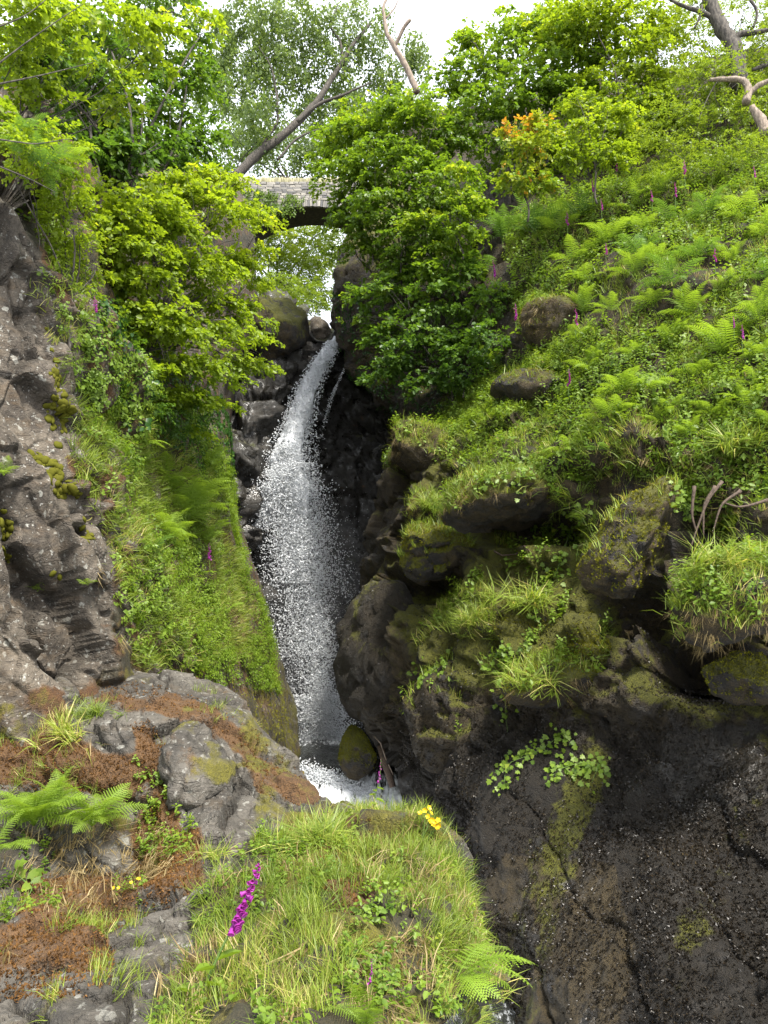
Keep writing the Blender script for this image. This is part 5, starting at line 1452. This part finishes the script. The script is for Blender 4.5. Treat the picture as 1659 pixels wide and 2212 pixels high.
fern(300, 960, 80, 'fern below the ivy bush on the overgrown cliff', None, 'far', 9, 13, 2.4)
fern(330, 1200, 80, 'shaded fern under the large buttress fern', None, 'dark', 9, 14, 2.6)
fern(490, 1330, 60, 'small fern low on the mossy buttress', None, 'far', 7, 15, 2.4)
fern(90, 360, 105, 'dark fern crowning the top of the bare cliff', None, 'dark', 13, 16, 2.6, outw=(1, -0.6, 0), Y=11.2)
fern(60, 300, 100, 'grey green fern above the cliff top fern', None, 'dark', 12, 17, 2.6, outw=(1, -0.6, 0), Y=11.4)
fern(140, 345, 75, 'bright fern tip jutting from the cliff top', None, 'far', 6, 18, 1.3, outw=(1, -0.3, 0), Y=11.6)
fern(1080, 520, 105, 'dark shuttlecock fern on the brink of the chasm', None, 'dark', 15, 19, 3.0, rise=0.6)
fern(1150, 500, 110, 'tall shadowy fern beside the orange tipped sapling', None, 'dark', 15, 20, 3.0, rise=0.65)
fern(1205, 500, 85, 'pale edged fern next to the shadowy ferns', None, 'far', 11, 21, 2.8, rise=0.5)
fern(1045, 580, 95, 'fern hanging down the chasm wall', None, 'dark', 9, 22, 2.0, rise=-0.3)
fern(1255, 680, 85, 'tall fern sprouting over the brown mossy boulder', None, 'far', 12, 23, 2.8, rise=0.75)
fern(1060, 790, 70, 'fern on the shady grass bank below the drooping hazel', None, 'far', 9, 24, 2.6, rise=0.5)
fern(1215, 975, 80, 'fern hanging from the grass capped boulder', None, 'far', 9, 25, 2.0, rise=-0.1)
fern(1310, 985, 62, 'grey green fern by the cleft behind the pointed boulder', None, 'dark', 8, 26, 2.4)
fern(1265, 1130, 55, 'fern growing in the damp cleft beside the pointed boulder', None, 'far', 8, 27, 2.4)
fern(1560, 770, 120, 'tall lime fern standing above the grass of the slope', None, 'far', 14, 28, 3.0, rise=0.7)
fern(1270, 800, 70, 'fern beside the pale outcrop on the ridge', None, 'far', 9, 29, 2.6, rise=0.55)
fern(1450, 610, 100, 'bluish green fern in the middle of the bracken slope', None, 'dark', 11, 30, 2.8, rise=0.3)
MARKS = [(1255,690,'the brown mossy boulder'),(1560,770,'the tall lime fern'),(1450,610,'the bluish green fern'),(1150,480,'the orange tipped sapling'),(1300,400,'the lime leaved sapling'),
         (1160,840,'the small pale outcrop'),(1500,390,'the bilberry tangle'),(1630,400,'the bushes under the oak'),(1600,960,'the broad leaved rushes'),(1270,800,'the ridge fern'),(1330,990,'the damp cleft'),(1543,560,'the lone foxglove by bare earth'),(1406,427,'the cluster of foxgloves')]
def near_mark(x, y):
    d = [math.hypot(x-a, y-b) for a, b, _ in MARKS]
    a, b, nm = MARKS[int(np.argmin(d))]
    rel = 'uphill of' if y < b - 35 else ('downhill of' if y > b + 35 else 'level with')
    return rel + ' ' + nm
def bracken_label(x, y): return 'bracken fern on the sunny slope ' + near_mark(x, y)
r_ = np.random.default_rng(31)
spots = [(1240,560),(1300,520),(1370,500),(1450,480),(1530,470),(1600,460),(1650,500),(1280,620),(1360,600),(1420,560),(1500,560),(1580,560),(1640,590),(1330,680),(1400,660),(1480,680),(1560,650),(1630,690),
         (1300,770),(1380,760),(1450,740),(1500,820),(1640,770),(1600,860),(1400,840),(1340,850),(1460,880),(1540,900),(1650,920),(1250,470),(1350,440),(1420,430),(1590,990),(1500,960),(1400,920),(1320,900),(1650,650),(1260,740),(1370,560),(1620,820)]
for i, (x, y) in enumerate(spots):
    fern(x + r_.normal(0, 8), y + r_.normal(0, 8), r_.uniform(55, 95), bracken_label(x, y), 'bracken ferns on the sunny slope', 'far' if r_.random() < 0.8 else 'dark', int(r_.integers(8, 13)), 800+i, 2.9, rise=r_.uniform(0.15, 0.5))

# ------------------------------------------------------------------ foxgloves and other flowers
def bell_mesh(seed):
    a = np.linspace(0, 2*np.pi, 7)[:-1]
    prof = [(0.0, 0.10), (0.35, 0.26), (0.8, 0.30), (1.0, 0.42)]
    V = np.concatenate([np.stack([np.full(6, x), r*np.cos(a), r*np.sin(a)], -1) for x, r in prof])
    F = []
    for k in range(3):
        for j in range(6): F.append((k*6+j, k*6+(j+1) % 6, k*6+6+(j+1) % 6, k*6+6+j))
    me = make_mesh('bell', V, np.array(F), {'rnd': np.repeat([0.35, 0.4, 0.5, 0.75], 6)})
    me.materials.append(M['purple']); return me
BELL = bell_mesh(1)
bellV = np.array([v.co[:] for v in BELL.vertices]); bellF = np.array([p.vertices[:] for p in BELL.polygons])
LEAFM = make_mesh('leaf', *leaf_shape(0.42, 0.12, 0.3), {'rnd': np.full(6, 0.5)}); LEAFM.materials.append(M['herb'])
def foxglove(top, bottom, Yt, label, group=None, near=False, frac=0.45, seed=1, nleaf=5, leaf_up=0.0, bells=None):
    r = np.random.default_rng(seed)
    a = at(*bottom, Yt); b = at(*top, Yt - 0.02)
    H = np.linalg.norm(b - a)
    t = empty('foxglove', a); tag(t, label, 'foxglove', group)
    T = Tubes(); pts = bent(a, b, 10, 0, 0.015, r); T.add(pts - a, np.linspace(0.011, 0.004, 10)*max(H, 0.5), 5)
    link('stem', T.mesh('stem'), M['stem'], t)
    nb = bells or (36 if near else 16)
    ax = unit(b - a)
    Ps, Rs, Ss = [], [], []
    for k in range(nb):
        f = k/(nb-1)
        p = a + (b-a)*(1 - frac + frac*f*0.97)
        az = r.normal(-1.2, 0.9)
        d = unit(np.array([math.cos(az), math.sin(az), 0])*(1.0) + np.array([0, 0, -1.0 + 1.2*f]))
        s = H*frac*0.105*(1.05 - 0.72*f**1.3)*(1.4 if near else 1.5)
        Ps.append(p - a); Rs.append(d); Ss.append(s)
    Ps = np.array(Ps); Rs = frames_xz(np.array(Rs), np.tile(UP, (nb, 1))); Ss = np.array(Ss)
    if near:
        for k in range(nb):
            o = bpy.data.objects.new('bell', BELL); COL.objects.link(o); o.parent = t
            o.matrix_local = Matrix.Translation(Vector(Ps[k])) @ Matrix([list(q) for q in Rs[k]]).to_4x4() @ Matrix.Scale(Ss[k], 4)
    else:
        me = instance('flower_spike', [(bellV, bellF, np.repeat([0.0, 0.05, 0.15, 0.35], 6))], Ps, Rs, Ss, r.uniform(0.25, 0.5, nb))
        link('flower_spike', me, M['purple'], t)
    for k in range(nleaf):
        f = leaf_up*(k/max(1, nleaf-1)) if leaf_up else 0.02 + 0.03*k
        az = k*2.4 + r.uniform(0, 1)
        o = bpy.data.objects.new('leaf', LEAFM); COL.objects.link(o); o.parent = t
        s = H*0.24*(1 - 0.4*k/nleaf)
        o.location = Vector((b-a)*f); o.scale = (s, s*1.0, s); o.rotation_euler = (0, r.uniform(-0.7, 0.1), az)
foxglove((563, 1862), (430, 2165), 5.9, 'tall purple foxglove leaning over the near grassy mound', None, True, 0.45, 1, 7, 0.35)
foxglove((823, 1640), (805, 1765), 10.3, 'foxglove with few purple bells at the edge above the white chute', None, True, 0.36, 2, 9, 0.5, 8)
foxglove((805, 2070), (792, 2190), 5.6, 'short foxglove bud rising from the near fern', None, True, 0.42, 3, 4, 0, 10)
FX = [(1331,362),(1477,367),(1628,375),(1278,405),(1406,427),(1457,415),(1298,446),(1224,477),(1308,542),(1543,556),(1583,700),(1602,722)]
for i, (x, y) in enumerate(FX):
    p, _ = ground(x, y + 45)
    h = 38 + (i*7) % 14
    foxglove((x, y - h*0.45), (x + 3, y + h*0.9), p[1] - 0.75, 'small purple foxglove on the sunny slope ' + near_mark(x, y), 'foxgloves on the sunny slope', False, 0.45, 20+i, 3)
for (x, y, lab) in [(1065,592,'foxglove in the shade under the chasm ferns'),(1112,685,'foxglove standing alone before the dark hollow'),(1243,697,'foxglove in front of the brown mossy boulder'),(1228,827,'foxglove beside the small pale outcrop on the ridge'),(452,1203,'tiny foxglove on the overgrown buttress'),(205,668,'foxglove in the shadow at the edge of the lime hazel')]:
    p, _ = ground(x, y + 30)
    foxglove((x, y - 30), (x + 2, y + 36), p[1] - 0.5, lab, None, False, 0.5, int(x), 3)
def petals(name, pts, size, mat, parent, base):
    n_ = len(pts)
    r = np.random.default_rng(4)
    V, F = leaf2(0.9)
    tm = merge([(V @ rot(0, -0.5, k*1.256).T, F, 0.0) for k in range(5)])
    me = instance(name, [tm], pts - base, frames(np.stack([r.normal(0, .5, n_), r.normal(-0.8, .3, n_), r.normal(0.6, .3, n_)], -1)), np.full(n_, size), r.uniform(0.1, 0.9, n_))
    link(name, me, M[mat], parent)
yf = empty('yellow_flower', at(905, 1845, 9.1)); tag(yf, 'clump of yellow monkeyflowers on the brink of the gorge', 'flower')
heads = np.array([at(x, y, 9.0) for x, y in [(908,1757),(918,1750),(926,1745),(930,1757),(925,1764),(933,1770),(940,1776),(946,1772),(950,1783),(944,1788),(936,1782),(928,1775)]])
for k, h in enumerate(heads):
    T = Tubes(); T.add(bent(np.array(yf.location) + RNG.normal(0, 0.03, 3), h, 6, 0, 0.04) - np.array(yf.location), np.linspace(0.006, 0.003, 6), 4); link('stem', T.mesh('stem'), M['stem'], yf)
petals('blossom', heads, 0.038, 'yellow', yf, np.array(yf.location))
p, q = S_D.sample(16, poly=[(885,1770),(950,1790),(960,1850),(900,1840)])
link('leaves', instance('leaves', HERB, p - np.array(yf.location), frames(np.tile(UP, (16, 1))), RNG.uniform(0.12, 0.2, 16), RNG.uniform(0.4, 0.7, 16)), M['herb'], yf)['kind'] = 'stuff'
yf2 = empty('yellow_flower', ground(280, 1930)[0]); tag(yf2, 'small yellow flowers on the ledge below the big ferns', 'flower')
hp = np.array([ground(x, y)[0] + np.array([0, -0.06, 0.10]) for x, y in [(246,1935),(262,1942),(300,1908),(285,1925),(250,1960),(298,1915)]])
petals('blossom', hp, 0.022, 'yellow', yf2, np.array(yf2.location))
pp = np.array([ground(RNG.uniform(235, 310), RNG.uniform(1895, 1965))[0] for k in range(16)])
link('leaves', instance('leaves', HERB, pp - np.array(yf2.location), frames(np.tile(UP, (16, 1))), RNG.uniform(0.10, 0.18, 16), RNG.uniform(0.3, 0.6, 16)), M['herb'], yf2)['kind'] = 'stuff'

# grass tussocks that stand out
def tussock(dx, dy, size, n, label, seed, mat='grass', tone=0.35):
    r = np.random.default_rng(seed); p, nr = ground(dx, dy)
    m = mpp(dx, dy, p[1])
    P = p + np.stack([r.normal(0, 0.28, n)*size*m, r.normal(0, 0.12, n)*size*m, r.normal(0, 0.10, n)*size*m], -1)
    zz = unit(np.stack([r.normal(0, 0.35, n), r.normal(-0.5, 0.25, n), np.full(n, 0.8)], -1))
    o = link('grass_tussock', instance('grass_tussock', TUFT_DENSE, P - p, frames(zz), size*m*r.uniform(0.55, 1.0, n), tone + r.normal(0, 0.08, n)), M[mat], None, tuple(p))
    tag(o, label, 'grass')
tussock(685, 1815, 105, 26, 'dense arching bright grass tussock above the dark hollow on the mound', 1, tone=0.42)
tussock(140, 1590, 90, 12, 'tall thin grass clump on the rusty ledge', 2, tone=0.75)
tussock(210, 1540, 55, 12, 'short vivid grass clump on the upper ledge', 3, tone=0.25)
tussock(1560, 1230, 110, 22, 'tall yellow green rushes on the grassy hummock beside the cave', 4, tone=0.5)
tussock(1600, 960, 100, 18, 'broad leaved rushes above the exposed roots', 5, tone=0.45)
tussock(1130, 1310, 95, 16, 'pale drooping grass clump on the damp slope between the boulders', 6, tone=0.5)
tussock(1020, 1330, 70, 12, 'drooping grass clump next to the smooth dark rock shoulder', 7, tone=0.5)
tussock(1170, 1480, 85, 16, 'pale grass hanging over the mossy shelf', 8, tone=0.5)
tussock(460, 1850, 60, 12, 'seeding grass bunch between the ledge rocks', 9, tone=0.6)
tussock(930, 1100, 60, 14, 'bright grass tuft on the small mossy knob', 10, tone=0.4)

# trailing creepers on the wet wall
def ivy_leaf():
    pol = [(0, 0), (0.18, 0.52), (0.42, 0.30), (0.66, 0.46), (0.72, 0.22), (1.0, 0.0), (0.72, -0.22), (0.66, -0.46), (0.42, -0.30), (0.18, -0.52)]
    V = np.array([(x, y, 0.10*abs(y) - 0.12*x*x) for x, y in pol] + [(0.4, 0, -0.03)], float)
    return V, np.array([(10, k, (k+1) % 10) for k in range(10)]), np.zeros(11)
def creeper(name, lab, path, n, size, seed, mat='herb', tone=0.5, width=16):
    r = np.random.default_rng(seed)
    pts = np.array([ground(*p)[0] for p in path]); base = pts[0]
    t = empty(name, base); tag(t, lab, 'ivy')
    k = np.linspace(0, 1, len(pts)); ki = np.linspace(0, 1, 24)
    Pp = pchip(k, pts, ki) + np.array([0, -0.05, 0.03])
    T = Tubes(); T.add(Pp - base, np.linspace(0.010, 0.004, 24), 4); link('vine', T.mesh('vine'), M['stem'], t)
    q = []
    for j in range(n):
        x, y = np.array(path)[0] + 0, 0
        u = r.random(); a = np.array([np.interp(u, k, [p_[c] for p_ in path]) for c in (0, 1)]) + r.normal(0, width, 2)*np.array([1, 0.7])
        g, gn = ground(*a)
        q.append(g + gn*r.uniform(0.03, 0.12))
    q = np.array(q)
    R = frames_xz(np.stack([r.normal(0, .8, n), r.normal(-.3, .3, n), r.normal(-.7, .5, n)], -1), np.stack([r.normal(-.3, .3, n), r.normal(-0.8, .2, n), r.normal(0.75, .2, n)], -1))
    me = instance('leaves', [ivy_leaf()], q - base, R, size*r.uniform(0.6, 1.3, n), tone + r.normal(0, 0.15, n))
    link('leaves', me, M[mat], t)['kind'] = 'stuff'
creeper('trailing_ivy', 'bright green ivy trailing across the black mossy wall', [(1080,1700),(1095,1650),(1150,1620),(1200,1590),(1230,1585)], 120, 0.11, 1)
creeper('trailing_ivy', 'bright leafy ivy patch below the ivy trail on the black wall', [(1185,1670),(1220,1655),(1260,1640),(1285,1645),(1270,1690)], 100, 0.11, 2)
creeper('trailing_ivy', 'round leaved creeper draped over the grass capped boulder', [(1030,1040),(1080,1020),(1130,990),(1150,1010),(1100,1060)], 90, 0.13, 3)
creeper('trailing_ivy', 'leafy saxifrage patch on the damp slope', [(900,1470),(925,1450),(945,1430)], 60, 0.13, 4)
creeper('trailing_ivy', 'round leaved patch above the mossy shelf', [(1050,1440),(1080,1410),(1100,1400)], 60, 0.12, 5)
creeper('trailing_ivy', 'leafy strand climbing the damp cleft between the boulders', [(1190,1250),(1210,1200),(1230,1140),(1260,1090)], 90, 0.12, 6)
creeper('trailing_ivy', 'small leafy strand below the mossy shelf', [(1085,1500),(1088,1540),(1095,1580)], 16, 0.1, 7)
creeper('trailing_ivy', 'big round coltsfoot leaves at the foot of the ledge ferns', [(40,1880),(70,1910),(60,1950)], 14, 0.13, 8, width=22)
creeper('trailing_ivy', 'leafy strand hanging from the exposed roots', [(1440,1040),(1470,1080),(1500,1120)], 60, 0.11, 9)

# exposed roots and dead sticks
rt = empty('exposed_roots', ground(1520, 1090)[0]); tag(rt, 'tangle of bare brown tree roots hanging over the hollow by the pointed boulder', 'roots')
for pts in [[(1560,1040),(1530,1080),(1510,1130),(1490,1190)],[(1545,1050),(1520,1100),(1520,1160)],[(1600,1060),(1560,1090),(1540,1150)],[(1659,1080),(1600,1095),(1560,1085)],[(1500,1050),(1495,1110),(1505,1150)]]:
    g = np.array([at(x, y, 13.6) for x, y in pts])
    T = Tubes(); T.add(pchip(np.linspace(0, 1, len(g)), g, np.linspace(0, 1, 12)) - np.array(rt.location), np.linspace(0.035, 0.012, 12), 6, 0.3); link('root', T.mesh('root'), M['root'], rt)
st = empty('dead_stick', ground(1110, 1190)[0]); tag(st, 'crooked dead stick lying on the mossy slope under the overhang', 'stick')
for pts in [[(1060,1195),(1080,1205),(1110,1195),(1125,1180),(1150,1200)],[(1110,1195),(1120,1170),(1112,1155)]]:
    g = np.array([ground(x, y)[0] + np.array([0, -0.08, 0.03]) for x, y in pts])
    T = Tubes(); T.add(g - np.array(st.location), np.linspace(0.03, 0.012, len(g)), 6, 0.3); link('stick', T.mesh('stick'), M['root'], st)
lg = empty('drift_log', at(830, 1660, 24.2)); tag(lg, 'slim bare log leaning in the black slot behind the egg shaped boulder', 'log')
T = Tubes(); T.add(np.array([at(822, 1610, 24.4), at(836, 1660, 24.2), at(848, 1700, 24.0)]) - np.array(lg.location), [0.12, 0.12, 0.10], 8); link('log', T.mesh('log'), M['root'], lg)
T = Tubes(); T.add(np.array([at(808, 1590, 24.2), at(822, 1605, 24.0), at(834, 1640, 23.9), at(850, 1675, 23.8)]) - np.array(lg.location), [0.025, 0.02, 0.018, 0.01], 5); link('twig', T.mesh('twig'), M['deadwood'], lg)

# rounded metal cap of the viewpoint railing, just peeping in
n = NT('worn_grey_metal')
M['metal'] = n.end(n.n('BsdfPrincipled', Base__Color=(0.2, 0.2, 0.21), Metallic=0.9, Roughness=0.4).outputs[0])
rl = empty('railing', at(490, 2268, 1.35)); tag(rl, 'rounded grey metal railing end at the viewpoint', 'railing')
aa = np.linspace(0, math.pi, 14)
c = at(490, 2235, 1.35)
T = Tubes(); T.add(np.stack([0.026*np.cos(aa), 0*aa, 0.026*np.sin(aa) + 0.0], -1), np.full(14, 0.0055), 8, 0); link('hoop', T.mesh('hoop'), M['metal'], rl)
for sx in (-0.026, 0.026):
    T = Tubes(); T.add(np.array([(sx, 0, 0.0), (sx, 0, -0.5), (sx, 0, -1.1)]), [0.0055]*3, 8, 0); link('post', T.mesh('post'), M['metal'], rl)
